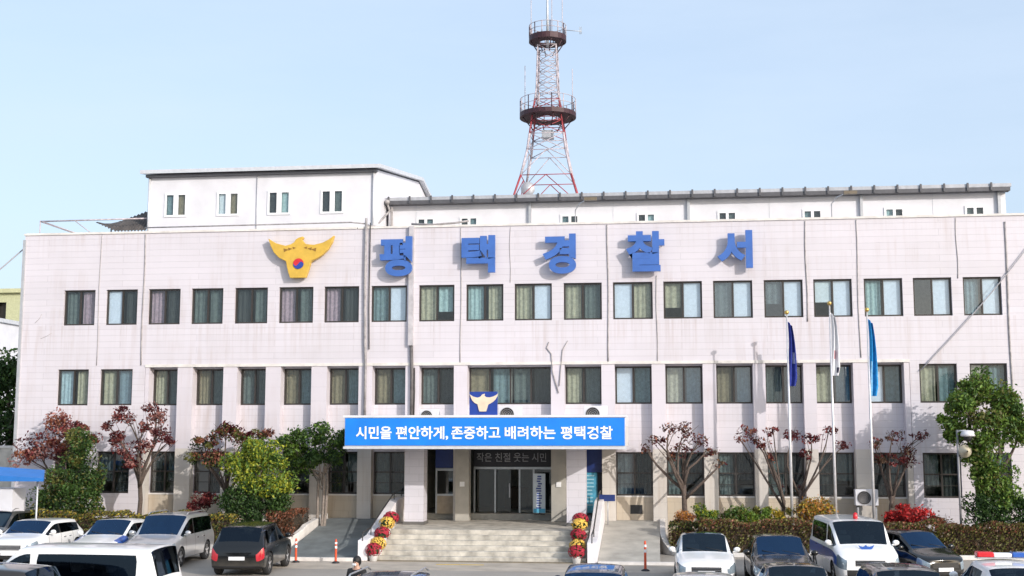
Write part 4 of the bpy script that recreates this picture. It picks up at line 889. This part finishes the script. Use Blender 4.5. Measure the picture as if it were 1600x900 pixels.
b = MB(); sheet(b, -72, -61.0, 0, 18.3, [(-66.0+2.2*k, -65.1+2.2*k, z, z+2.2) for k in range(2) for z in (12.6, 15.2)], 60, .3); b.quad((-61.0, 60, 0), (-61.0, 70, 0), (-61.0, 70, 18.3), (-61, 60, 18.3)); b.quad((-72, 60, 18.3), (-61, 60, 18.3), (-61, 70, 18.3), (-72, 70, 18.3)); b.box(-71.9, -61.1, 60.6, 60.8, 0, 18.2, 1)
b.build('wall', [M('lime_render', (.48, .49, .30), .8), DARK], t)
b = MB(); b.box(-72.3, -60.7, 59.6, 70.2, 18.301, 18.7); b.build('roof', M('roof_lime', (.5, .5, .3), .8), t)
t = thing('far_building', 'distant white low house in front of the yellow-green one', 'building', (-52, 38, 0))
b = MB(); sheet(b, -60, -49.8, 0, 13.1, [(-52.1, -51.1, 9.6, 11.4), (-55, -53.8, 9.6, 11.4)], 36, .2); b.quad((-49.8, 36, 0), (-49.8, 44, 0), (-49.8, 44, 13.1), (-49.8, 36, 13.1)); b.box(-59.9, -49.9, 36.5, 36.7, 0, 13, 1); b.quad((-60, 36, 13.1), (-49.8, 36, 13.1), (-49.8, 44, 13.1), (-60, 44, 13.1)); b.build('wall', [WHITEP, DARK], t)
b = MB(); b.box(-60.2, -49.6, 35.8, 44.2, 13.103, 13.4); b.build('roof', LGREY, t)
tree('dark_tree', 'dense dark green tree filling the gap left of the station', (-38.0, 17, 0), (-38, 17, 3.5), .3,
     [((-38.2, 17, 8.2), (2.0, 1.6, 1.8)), ((-36.9, 16.5, 6.6), (2.0, 1.6, 1.7)), ((-39.4, 17, 6.4), (2.0, 1.6, 1.8)), ((-37.5, 16.5, 4.4), (2.3, 1.8, 1.8)), ((-39.5, 16.6, 3.6), (2, 1.6, 1.6)), ((-36.3, 16.5, 2.9), (1.6, 1.4, 1.5))], 7000, .2, [LG1, LG1, LG2], BARK, seed=51, k=9)
t = thing('boundary_wall', 'grey boundary wall beyond the left corner of the station', 'wall', (-33, 8, 0))
b = MB(); b.box(-45, -28.3, 8, 8.25, .005, 3.9); b.build('wall', CONC, t)
b = MB(); b.box(-45, -28.3, 7.95, 8.3, 3.902, 4.02); b.build('coping', LIGHTC, t)

#CARS
# ------------------------------------------------------------------ vehicles
def paint(name, col, metal=0, rough=.32):
    m = M(name, col, rough, metal, .02, 3, coat=.9); t = m.node_tree; b = t.nodes['Principled BSDF']
    # door shut lines: narrow dark gaps at fixed places along the flanks, with light dust low on the sides
    sp = t.nodes.new('ShaderNodeSeparateXYZ'); t.links.new(mapped(t, (1, 1, 1)), sp.inputs[0]); tot = None
    def mth(op, a, b_):
        n = t.nodes.new('ShaderNodeMath'); n.operation = op
        for k, v in enumerate((a, b_)):
            if v is None: continue
            if isinstance(v, (int, float)): n.inputs[k].default_value = v
            else: t.links.new(v, n.inputs[k])
        return n.outputs[0]
    for x in (.98, -.02, -1.02):
        d_ = mth('LESS_THAN', mth('ABSOLUTE', mth('SUBTRACT', sp.outputs[0], x), None), .009); tot = d_ if tot is None else mth('MAXIMUM', tot, d_)
    side = mth('MULTIPLY', mth('GREATER_THAN', mth('ABSOLUTE', sp.outputs[1], None), .70), mth('MULTIPLY', mth('GREATER_THAN', sp.outputs[2], .32), mth('LESS_THAN', sp.outputs[2], 1.15)))
    src = b.inputs['Base Color'].links[0].from_socket
    du = t.nodes.new('ShaderNodeMapRange'); du.inputs[1].default_value = .65; du.inputs[2].default_value = .25; du.inputs[3].default_value = 0; du.inputs[4].default_value = .35; t.links.new(sp.outputs[2], du.inputs[0])
    dusty = mixc(t, mth('MULTIPLY', du.outputs[0], noise(t, mapped(t, (1, 1, 1)), 4, 5)), src, (.30, .26, .21))
    t.links.new(mixc(t, mth('MULTIPLY', tot, side), dusty, (.01, .01, .01)), b.inputs['Base Color']); return m
CGL = glass_mat('tinted_car_glass', (.09, .105, .12), (.55, .75, 1.0), 1.55)
LINING = M('car_lining', (.035, .035, .037), .9); SEATM = M('car_seat', (.06, .058, .055), .85, var=.2)
CGLB = glass_mat('blue_tinted_windscreen', (.10, .20, .34), (.28, .55, 1.0), 2.1); CGLW = glass_mat('clear_windscreen', (.24, .31, .36), (.6, .8, 1.0), 1.6)  # windscreen blue is reflected sky, put into the gloss and tint colours
RUB = M('tyre_rubber', (.02, .02, .021), .85); ALLOY = M('alloy_wheel', (.50, .50, .51), .3, .7)
HEADL = M('headlamp_lens', (.26, .32, .37), .10, .3, .15, 12, coat=1); TAILL = M('tail_lamp_lens', (.45, .012, .025), .15, 0, .1, coat=1)
TRIM = M('black_trim', (.016, .016, .017), .45); PLATE = M('licence_plate', (.78, .78, .80), .5); CHROME = M('chrome', (.7, .7, .72), .15, 1)
def car_body(L, Wd, H, zb, hood, belt, xs, roofw, nose=.84, tail=.88, deck=None, taper=.0):
    """stations front to rear: list of (x, kind, top height, half width factor); returns verts, faces, face tags"""
    hwid = Wd/2; rows = []
    for x, kind, top, f in xs:
        w_ = hwid*f; b0 = zb
        if kind == 'n': b0 = zb+.06
        bl = min(belt, top-.06) if kind in 'nhd' else belt
        zm = zb+(bl-zb)*.52
        r = [(w_*.80, b0), (w_*.965, b0+.07), (w_, zm), (w_*.985, bl-.10), (w_*.945, bl)]
        if kind in 'nhd': r += [(w_*.86, top-.025), (w_*.74, top-.005), (w_*.60, top+.008), (0, top+.025)]
        else: r += [(w_*(roofw+.055), top-.13), (w_*roofw, top-.035), (w_*roofw*.86, top), (0, top+.03)]
        rows.append((x, r))
    return rows
def make_car(label, cat, loc, heading, kind, col, name='parked_car', L=4.6, Wd=1.84, H=1.46, group='cars parked in front of the station', stripe=None, glass=None, windglass=None, front_grille=True, sunroof=False, rails=False, plate=True, lamp=True, blue_fender=None, roofmat=None):
    zb = .22; h = L/2; glass = glass or CGL; windglass = windglass or CGLW
    if kind == 'sedan':
        belt = .93; S = [(h, 'n', .70, .70), (h-.10, 'n', .76, .90), (h-.45, 'h', .84, .97), (h-1.0, 'h', .92, 1), (h-1.30, 'h', .965, 1), (h-2.15, 'g', H, .99), (h-2.35, 'g', H+.0, 1), (h-2.43, 'g', H, 1), (-h+1.55, 'g', H-.03, 1), (-h+1.22, 'g', H-.06, .99), (-h+.62, 'd', 1.02, .98), (-h+.22, 'd', 1.0, .95), (-h+.05, 'n', .93, .90), (-h, 'n', .86, .72)]
        rw = .72; roof0, roofR = 5, 9
    elif kind == 'suv':
        belt = 1.02; S = [(h, 'n', .82, .72), (h-.10, 'n', .90, .93), (h-.40, 'h', .97, .98), (h-.85, 'h', 1.03, 1), (h-1.10, 'h', 1.07, 1), (h-1.80, 'g', H-.02, .99), (h-2.15, 'g', H, 1), (h-2.24, 'g', H, 1), (-h+1.15, 'g', H-.02, 1), (-h+.55, 'g', H-.07, .98), (-h+.20, 'd', 1.10, .97), (-h+.13, 'd', 1.02, .96), (-h+.06, 'n', .95, .92), (-h, 'n', .76, .72)]
        rw = .75
    elif kind == 'minivan':
        belt = 1.05; S = [(h, 'n', .80, .74), (h-.10, 'n', .87, .93), (h-.40, 'h', .96, .98), (h-.85, 'h', 1.04, 1), (h-1.10, 'h', 1.09, 1), (h-1.95, 'g', H-.02, .99), (h-2.30, 'g', H, 1), (h-2.38, 'g', H, 1), (-h+1.15, 'g', H-.01, 1), (-h+.40, 'g', H-.05, .98), (-h+.16, 'd', 1.14, .97), (-h+.10, 'd', 1.04, .96), (-h+.05, 'n', .97, .92), (-h, 'n', .74, .76)]
        rw = .80
    elif kind == 'van':
        belt = 1.16; S = [(h, 'n', .88, .76), (h-.10, 'n', .96, .94), (h-.35, 'h', 1.06, .98), (h-.65, 'h', 1.15, 1), (h-.88, 'h', 1.21, 1), (h-1.62, 'g', H-.02, .99), (h-1.95, 'g', H, 1), (h-2.06, 'g', H, 1), (-h+.50, 'g', H-.01, 1), (-h+.24, 'g', H-.04, .985), (-h+.10, 'd', 1.22, .98), (-h+.07, 'd', 1.10, .97), (-h+.04, 'n', 1.02, .94), (-h, 'n', .76, .78)]
        rw = .83
    else:  # hatch
        belt = .96; S = [(h, 'n', .74, .68), (h-.10, 'n', .82, .91), (h-.35, 'h', .91, .98), (h-.65, 'h', .98, 1), (h-.85, 'h', 1.03, 1), (h-1.60, 'g', H-.02, .99), (h-1.85, 'g', H, 1), (h-1.93, 'g', H, 1), (-h+.95, 'g', H-.02, 1), (-h+.45, 'g', H-.07, .97), (-h+.16, 'd', 1.04, .96), (-h+.11, 'd', .98, .95), (-h+.05, 'n', .90, .91), (-h, 'n', .70, .72)]
        rw = .74
    rows = car_body(L, Wd, H, zb, 0, belt, S, rw); n = len(rows)
    bm = bmesh.new(); cl = bm.edges.layers.float.new('crease_edge'); vl = bm.verts.layers.float.new('crease_vert')
    V = []
    for x, r in rows:
        row = [bm.verts.new((x, y, z)) for y, z in r[:-1]]+[bm.verts.new((x, 0, r[-1][1]))]+[bm.verts.new((x, -y, z)) for y, z in r[:-1][::-1]]
        V.append(row)
    m = len(V[0])                                       # 17
    # material slots: 0 paint 1 windshield 2 rear glass 3 side glass 4 head 5 tail 6 trim 7 stripe 8 sunroof 9 fender
    def fset(i, j):
        jj = j if j < 8 else m-2-j                      # mirrored row index 0..7
        if i == 4 and jj in (6, 7) or False: return 1 if jj == 7 or jj == 6 else 0
        if i == 4 and jj in (4,): return 3
        if i == 9 and jj in (7, 6): return 2
        if jj == 4 and i in (5, 7): return 3
        if jj == 4 and i == 6: return 0 if kind == 'van' else 6
        if jj == 4 and i == 8 and kind in ('suv', 'minivan', 'hatch'): return 3
        if jj in (2, 3) and i in (0, 1): return 4
        if jj in ((2, 3) if kind in ('suv', 'hatch') else (2,)) and i in (11, 12): return 5
        if jj == 0: return 6
        if jj == 2 and stripe and 2 <= i <= 10: return 7
        if jj in (3, 4, 5) and blue_fender and 1 < i <= 3: return 9
        if sunroof and i in (5, 6, 7) and jj == 7: return 8
        return 0
    tagged = []
    for i in range(n-1):
        for j in range(m-1):
            f = bm.faces.new((V[i][j], V[i][j+1], V[i+1][j+1], V[i+1][j])); f.material_index = fset(i, j); f.smooth = True
        f = bm.faces.new((V[i][m-1], V[i][0], V[i+1][0], V[i+1][m-1])); f.material_index = 6; f.smooth = True
    for e, row in ((0, V[0]), (1, V[-1])):
        for j in range(8):
            a, b_, c, d_ = row[j], row[j+1], row[m-2-j], row[m-1-j]
            f = bm.faces.new((a, b_, c, d_) if c != b_ else (a, b_, d_)); f.smooth = True
            f.material_index = 6 if (j == 0 or (e == 0 and j == 1 and front_grille)) else 0
    bmesh.ops.recalc_face_normals(bm, faces=bm.faces)
    for e in bm.edges:
        ms = {f.material_index for f in e.link_faces}
        if len(ms) > 1: e[cl] = .95 if ms & {1, 2, 3} else .55
    for v in bm.verts:
        for q in (1, 2, 3):
            if sum(f.material_index == q for f in v.link_faces) == 1: v[vl] = .62
    me = bpy.data.meshes.new('b'); bm.to_mesh(me); bm.free()
    tmp = bpy.data.objects.new('b', me); COL.objects.link(tmp)
    for k in range(10): me.materials.append(bpy.data.materials.get('slot%d' % k) or bpy.data.materials.new('slot%d' % k))
    s = tmp.modifiers.new('s', 'SUBSURF'); s.levels = 2; s.render_levels = 2
    wr = {'van': .35, 'suv': .36, 'minivan': .34, 'sedan': .33, 'hatch': .31}[kind]
    fx = h-{'van': .98, 'suv': .88, 'minivan': .95, 'sedan': .92, 'hatch': .72}[kind]; rx = -h+{'van': 1.02, 'suv': .82, 'minivan': .98, 'sedan': 1.02, 'hatch': .62}[kind]
    cut = MB()
    for x in (fx, rx):
        for sy in (-1, 1):
            y0, y1 = sorted((sy*(Wd/2-.30), sy*(Wd/2+.2)))
            cut.lathe([(.001, y0), (wr+.055, y0), (wr+.055, y1), (.001, y1)], (x, 0, wr), 22, 0, 'y', smooth=False)
    cut.fixn = True; co = cut.build('cut', bpy.data.materials.get('slot6'))
    for p in co.data.polygons: p.material_index = 0
    b_ = tmp.modifiers.new('bo', 'BOOLEAN'); b_.object = co; b_.operation = 'DIFFERENCE'; b_.solver = 'EXACT'; b_.material_mode = 'TRANSFER' if hasattr(b_, 'material_mode') else 'INDEX'
    bpy.context.view_layer.update()
    ev = bpy.data.meshes.new_from_object(tmp.evaluated_get(bpy.context.evaluated_depsgraph_get()))
    bpy.data.objects.remove(tmp); bpy.data.objects.remove(co)
    slot = [(int(mm.name[4]) if mm and mm.name.startswith('slot') else 6) for mm in ev.materials] or [0]
    t = local(name, label, cat, (loc[0], loc[1], 0), group, R(heading))
    def part(nm, sel, mat, parent=None, shrink=0):
        ids = [p for p in ev.polygons if sel(slot[min(p.material_index, len(slot)-1)], p.center)]
        if not ids: return None
        mp = {}; vs = []; fs = []
        for p in ids:
            q = []
            for vi in p.vertices:
                if vi not in mp: mp[vi] = len(vs); vs.append((ev.vertices[vi].co-ev.vertices[vi].normal*shrink)[:])
                q.append(mp[vi])
            fs.append(q)
        mb = MB(); mb.v = vs; mb.f = fs; mb.m = [0]*len(fs); mb.sm = [True]*len(fs)
        return mb.build(nm, mat, parent or t)
    body = part('body', lambda s_, c: s_ == 0, col)
    part('trim', lambda s_, c: s_ == 6, TRIM); part('lining', lambda s_, c: s_ in (0, 6, 7, 9), LINING, None, .025)
    part('windshield', lambda s_, c: s_ == 1, windglass); part('rear_window', lambda s_, c: s_ == 2, glass)
    for sd in (1, -1):
        part('side_window', lambda s_, c: s_ == 3 and c.y*sd > 0, glass)
        part('headlight', lambda s_, c: s_ == 4 and c.y*sd > 0, HEADL); part('taillight', lambda s_, c: s_ == 5 and c.y*sd > 0, TAILL)
        if stripe: part('side_stripe', lambda s_, c: s_ == 7 and c.y*sd > 0, stripe)
        if blue_fender: part('fender_marking', lambda s_, c: s_ == 9 and c.y*sd > 0, blue_fender)
    if sunroof: part('sunroof', lambda s_, c: s_ == 8, CGL)
    bpy.data.meshes.remove(ev)
    for x in (fx, rx):
        for sy in (-1, 1):
            y1 = sy*(Wd/2-.02); y0 = sy*(Wd/2-.22); ym = (y0+y1)/2
            wb = MB(); wb.lathe([(wr*.62, y0), (wr*.93, y0), (wr, y0+(y1-y0)*.15), (wr, y0+(y1-y0)*.85), (wr*.93, y1), (wr*.66, y1), (wr*.62, y1-sy*.02), (wr*.62, y0)], (x, 0, wr), 22, 0, 'y')
            wo = wb.build('wheel', RUB, t)
            rb = MB(); rb.lathe([(wr*.64, y1-sy*.02), (wr*.60, y1-sy*.012), (wr*.57, y1-sy*.05), (.02, y1-sy*.07)], (x, 0, wr), 20, 1, 'y')
            for k in range(5):
                a = 2*math.pi*k/5+.3; ca, sa = math.cos(a), math.sin(a); o = Vector((-sa, 0, ca))*.028; r0 = Vector((x, y1-sy*.018, wr)); r1 = Vector((x+ca*wr*.6, y1-sy*.012, wr+sa*wr*.6))
                rb.add([r0+o*1.5, r0-o*1.5, r1-o, r1+o], [(0, 1, 2, 3)], 0)
            rb.lathe([(wr*.64, y1-sy*.02), (wr*.58, y1-sy*.008)], (x, 0, wr), 20, 0, 'y'); rb.ball((x, y1-sy*.02, wr), .045, 5, 0, 1, .4, 1)
            rb.build('rim', [ALLOY, M('rim_shadow', (.05, .05, .052), .5, .3)], wo)
    xw = S[4][0]-.22
    xf = S[4][0]-1.15; hz = {'van': .30, 'minivan': .18, 'suv': .14}.get(kind, 0)
    for x in (xf, xf-.95)+((xf-1.8,) if kind in ('van', 'minivan') else ()):
        for y in (.37, -.37):
            MB().box(x-.12, x+.42, y-.25, y+.25, .40+hz, .56+hz).box(x-.20, x-.06, y-.24, y+.24, .562+hz, 1.10+hz).box(x-.19, x-.09, y-.12, y+.12, 1.12+hz, 1.26+hz).build('seat', SEATM, t, bevel=.04)
    MB().box(S[4][0]-.55, S[4][0]-.12, -.62, .62, belt-.25, belt-.04).build('dashboard', LINING, t, bevel=.04)
    for sy in (-1, 1):
        mb = MB(); y = sy*(Wd/2+.07); mb.ball((xw, y, belt+.10), .11, 6, 0, .55, 1, .75); mb.box(xw-.03, xw+.03, min(sy*(Wd/2-.06), y), max(sy*(Wd/2-.06), y), belt+.02, belt+.06)
        mo = mb.build('mirror', col, t)
    # door seams and handles as thin trim on the sides
    hb = [S[6][0]-.35, -h+1.45 if kind != 'hatch' else None]
    for sy in (-1, 1):
        for x in [v for v in hb if v is not None]:
            MB().box(x-.09, x+.09, sy*(Wd/2-.012)-.012, sy*(Wd/2-.012)+.012, belt-.16, belt-.13).build('door_handle', CHROME if kind != 'van' else TRIM, t)
    if plate:
        z = .52 if kind != 'sedan' else .60; MB().box(-h-.045, -h-.005, -.26, .26, z+.02, z+.13).build('licence_plate', PLATE, t)
        MB().box(h-.0, h+.035, -.25, .25, .42, .53).build('licence_plate', PLATE, t)
    if front_grille:
        g = MB(); z0, z1 = (S[0][2]-.20, S[0][2]-.09)
        for k in range(3): zz = z0+(z1-z0)*k/2; g.box(h-.03, h+.012, -.42, .42, zz-.014, zz+.014)
        g.box(h-.04, h+.004, -.44, .44, z0-.03, z1+.03, 1); g.build('grille', [CHROME if kind != 'hatch' else TRIM, TRIM], t)
    if kind in ('suv', 'minivan', 'van', 'hatch', 'sedan'):
        w2 = MB(); x = S[4][0]-.02
        for y in (.55, -.05): w2.tube([(x-.02, y, S[4][2]+.035), (x-.16, y-.50, S[4][2]+.12)], .012, 5)
        w2.build('wiper', TRIM, t)
    if rails:
        for sy in (-1, 1):
            MB().tube([(S[5][0]-.1, sy*Wd/2*rw*.93, H+.0), (S[5][0]-.3, sy*Wd/2*rw*.93, H+.06), (-h+.9, sy*Wd/2*rw*.93, H+.05), (-h+.6, sy*Wd/2*rw*.93, H-.03)], .02, 6).build('roof_rail', ALLOY if rails == 1 else TRIM, t)
    t['_s'] = 0; del t['_s']
    return t, S
CW = paint('car_white', (.80, .80, .80)); CS = paint('car_silver', (.48, .49, .51), .55, .3); CG = paint('car_grey', (.12, .125, .13), .5, .3)
CK = paint('car_black', (.005, .0058, .0065), 0, .16); CK.node_tree.nodes['Principled BSDF'].inputs['Coat Weight'].default_value = .3; CN = paint('car_navy', (.010, .018, .045), .3); CDB = paint('car_dark_bronze', (.035, .030, .026), .4)
CLS = paint('car_light_silver', (.60, .61, .64), .4); PBLUE = M('livery_blue', (.02, .09, .38), .35, coat=.6); PYEL = M('livery_yellow', (.65, .45, .05), .35)
make_car('dark grey wagon at the far left edge behind the white hatchback', 'car', (-25.5, -5.6), -84, 'suv', CG, L=4.7, H=1.66, rails=1)
make_car('white crossover facing forward, leftmost white car in its row', 'car', (-22.55, -8.3), -87, 'suv', CW, L=4.4, H=1.50, windglass=CGLB)
pc, S = make_car('white police sedan with blue and red fender marking, left of the silver minivan', 'police car', (-20.0, -7.3), -87, 'sedan', CW, 'police_car', L=4.8, H=1.46, windglass=CGLB, blue_fender=PBLUE, group=None)
MB().box(2.05, 2.42, -.86, -.45, .34, .47).build('bumper_marking', RED, pc, bevel=.03)
make_car('silver minivan parked between the police sedan and the black compact', 'minivan', (-17.5, -8.3), -87, 'minivan', CS, L=4.8, Wd=1.88, H=1.74, windglass=CGLB, rails=1, group=None)
make_car('black compact SUV seen from behind, with white plate and red tail lights', 'car', (-13.75, -10.2), 94, 'suv', CK, L=4.2, Wd=1.84, H=1.62)
make_car('white passenger van seen from its side with long dark windows', 'van', (-14.15, -22.5), 181, 'van', CW, 'passenger_van', L=5.1, Wd=1.92, H=1.92, group=None)
make_car('dark car whose rounded roof shows below the white van at the bottom left corner', 'car', (-15.2, -25.3), 180, 'suv', CDB, L=4.6, H=1.74)
make_car('steel blue SUV with roof rails at the bottom edge beside the pedestrian', 'car', (-5.7, -25.9), -90, 'suv', CN, L=4.5, H=1.65, rails=1)
make_car('navy sedan at the bottom edge in front of the right flower pots', 'car', (-1.55, -21.2), 90, 'sedan', CN, L=4.8, H=1.46, windglass=CGLB, glass=CGLB)
make_car('white sedan facing the camera with a dark sunroof', 'car', (1.35, -11.2), -90, 'sedan', CW, L=4.8, Wd=1.86, H=1.45, sunroof=True)
make_car('light silver car at the bottom edge directly before the white sunroof sedan', 'car', (.95, -23.0), -90, 'sedan', CLS, L=4.7, H=1.45)
make_car('black sedan facing the camera between the white sedan and the police van', 'car', (3.6, -11.9), -90, 'sedan', CK, L=4.9, Wd=1.88, H=1.46, windglass=CGLB)
make_car('dark car at the bottom edge directly before the black sedan', 'car', (3.2, -20.6), -90, 'sedan', CDB, L=4.8, H=1.45)
pv, S = make_car('white police van with a red beacon, blue badge and side stripes', 'police van', (6.1, -10.3), -87, 'van', CW, 'police_van', L=5.1, Wd=1.92, H=1.90, stripe=PBLUE, group=None)
MB().lathe([(.07, 1.93), (.075, 1.96), (.065, 2.08), (.03, 2.12), (.001, 2.12)], (.6, 0, 0), 12).build('beacon', M('beacon_red', (.6, .02, .03), .25), pv)
bd = MB(); eagle(bd, 0, 0, .16, -.004, .004); vs = [Vector(v) for v in bd.v]
bd.v = [(h_+.0, x, z) for (x, y, z), h_ in ((v, 2.14-v.z*.6-v.y) for v in vs)]; bd.v = [(x-.05, y*1.1, 1.115+z*.9) for x, y, z in bd.v]; bd.build('badge', PBLUE, pv)
make_car('small black hatchback facing the camera right of the police van', 'car', (8.05, -10.1), -71, 'hatch', CK, L=3.6, Wd=1.6, H=1.50, windglass=CGLB)
make_car('dark bronze car at the bottom edge before the police van', 'car', (5.5, -21.8), -90, 'suv', CDB, L=4.5, H=1.55)
po, S = make_car('white police car at the bottom right corner with a red and blue light bar', 'police car', (8.4, -19.15), 90, 'sedan', CW, 'police_car', L=4.85, Wd=1.86, H=1.47, stripe=PBLUE, group=None)
lb = MB(); lb.box(-.02, .28, -.62, .62, 1.515, 1.55); lo = lb.build('light_bar', ALLOY, po, bevel=.01)
for y0, y1, mt in ((.22, .62, 'beacon_red'), (-.62, -.22, 'beacon_blue')):
    MB().box(-.03, .29, y0, y1, 1.552, 1.68).build('light_lens', M(mt, (.45, .02, .03) if 'red' in mt else (.02, .10, .42), .2, coat=1), lo, bevel=.03)
MB().box(-.0, .26, -.215, .215, 1.552, 1.65).build('light_lens', WHITE, lo, bevel=.02)

# ------------------------------------------------------------------ pedestrian beside the blue SUV
def skin_mesh(name, verts, edges, radii, mat, parent, sub=2):
    me = bpy.data.meshes.new(name); me.from_pydata(verts, edges, []); o = bpy.data.objects.new(name, me); COL.objects.link(o)
    s = o.modifiers.new('skin', 'SKIN'); me.skin_vertices[0].data[0].use_root = True
    for k, r in enumerate(radii): me.skin_vertices[0].data[k].radius = r if isinstance(r, tuple) else (r, r)
    u = o.modifiers.new('sub', 'SUBSURF'); u.levels = sub; u.render_levels = sub
    bpy.context.view_layer.update(); ev = bpy.data.meshes.new_from_object(o.evaluated_get(bpy.context.evaluated_depsgraph_get())); bpy.data.objects.remove(o)
    ev.materials.clear(); ev.materials.append(mat)
    for p in ev.polygons: p.use_smooth = True; p.material_index = 0
    r = bpy.data.objects.new(name, ev); COL.objects.link(r); r.parent = parent; return r
pp = local('person', 'person in black with short black hair standing beside the steel blue SUV', 'person', (-7.02, -22.8, 0), None, R(-20))
SKIN = M('skin', (.50, .30, .22), .55, var=.06)
vb = [(0, 0, .95), (0, 0, 1.12), (0, .01, 1.30), (0, .01, 1.42), (0, 0, 1.50), (0, -.02, 1.56), (0, -.015, 1.63), (0, -.01, 1.70),
      (.17, .01, 1.40), (.24, .0, 1.12), (.26, -.06, .88), (.26, -.09, .80), (-.17, .01, 1.40), (-.24, 0, 1.12), (-.26, -.06, .88), (-.26, -.09, .80),
      (.10, 0, .88), (.11, -.02, .50), (.11, .02, .10), (.11, -.10, .045), (-.10, 0, .88), (-.11, -.02, .50), (-.11, .02, .10), (-.11, -.10, .045)]
eb = [(0, 1), (1, 2), (2, 3), (3, 4), (4, 5), (5, 6), (6, 7), (3, 8), (8, 9), (9, 10), (10, 11), (3, 12), (12, 13), (13, 14), (14, 15), (0, 16), (16, 17), (17, 18), (18, 19), (0, 20), (20, 21), (21, 22), (22, 23)]
rb_ = [(.15, .10), (.14, .10), (.16, .11), (.13, .10), .055, .07, (.078, .095), (.06, .075), .06, .048, .036, .036, .06, .048, .036, .036, .088, .06, .045, .04, .088, .06, .045, .04]
skin_mesh('body', vb, eb, rb_, SKIN, pp)
JK = M('black_jacket', (.012, .012, .014), .8, bump=.3); 
skin_mesh('jacket', [(0, 0, .90), (0, 0, 1.12), (0, .01, 1.30), (0, .01, 1.43), (0, 0, 1.49), (.18, .01, 1.41), (.25, 0, 1.12), (.268, -.06, .90), (-.18, .01, 1.41), (-.25, 0, 1.12), (-.268, -.06, .90)],
          [(0, 1), (1, 2), (2, 3), (3, 4), (3, 5), (5, 6), (6, 7), (3, 8), (8, 9), (9, 10)], [(.19, .14), (.18, .14), (.20, .15), (.16, .13), .08, .085, .07, .06, .085, .07, .06], JK, pp)
skin_mesh('trousers', [(0, 0, .96), (.10, 0, .88), (.11, -.02, .50), (.11, .02, .10), (-.10, 0, .88), (-.11, -.02, .50), (-.11, .02, .10)], [(0, 1), (1, 2), (2, 3), (0, 4), (4, 5), (5, 6)], [(.17, .12), .105, .08, .07, .105, .08, .07], M('black_trousers', (.015, .015, .02), .85), pp)
b = MB(); b.ball((0, .012, 1.665), .105, 9, 0, .92, 1.05, 1.0); b.ball((0, .035, 1.63), .10, 8, 0, .9, .9, 1.1); b.build('hair', M('black_hair', (.010, .009, .009), .55, bump=.6), pp)
b = MB(); b.box(-.055, .055, -.125, -.09, 1.545, 1.60); b.build('face_mask', WHITE, pp, bevel=.02)
b = MB(); b.ball((-.03, -.10, 1.63), .012, 5); b.ball((.03, -.10, 1.63), .012, 5); b.build('eyes', BLACKP, pp)
b = MB()
for sx in (-1, 1):
    for k in range(4): b.tube([(sx*.26, -.075-.02*k+.02, .80), (sx*.262, -.08-.022*k+.02, .755), (sx*.25, -.08-.022*k+.02, .72)], [.011, .010, .008], 6)
    b.tube([(sx*.25, -.06, .83), (sx*.225, -.1, .79), (sx*.222, -.115, .76)], [.012, .011, .009], 6)
b.build('fingers', SKIN, pp)
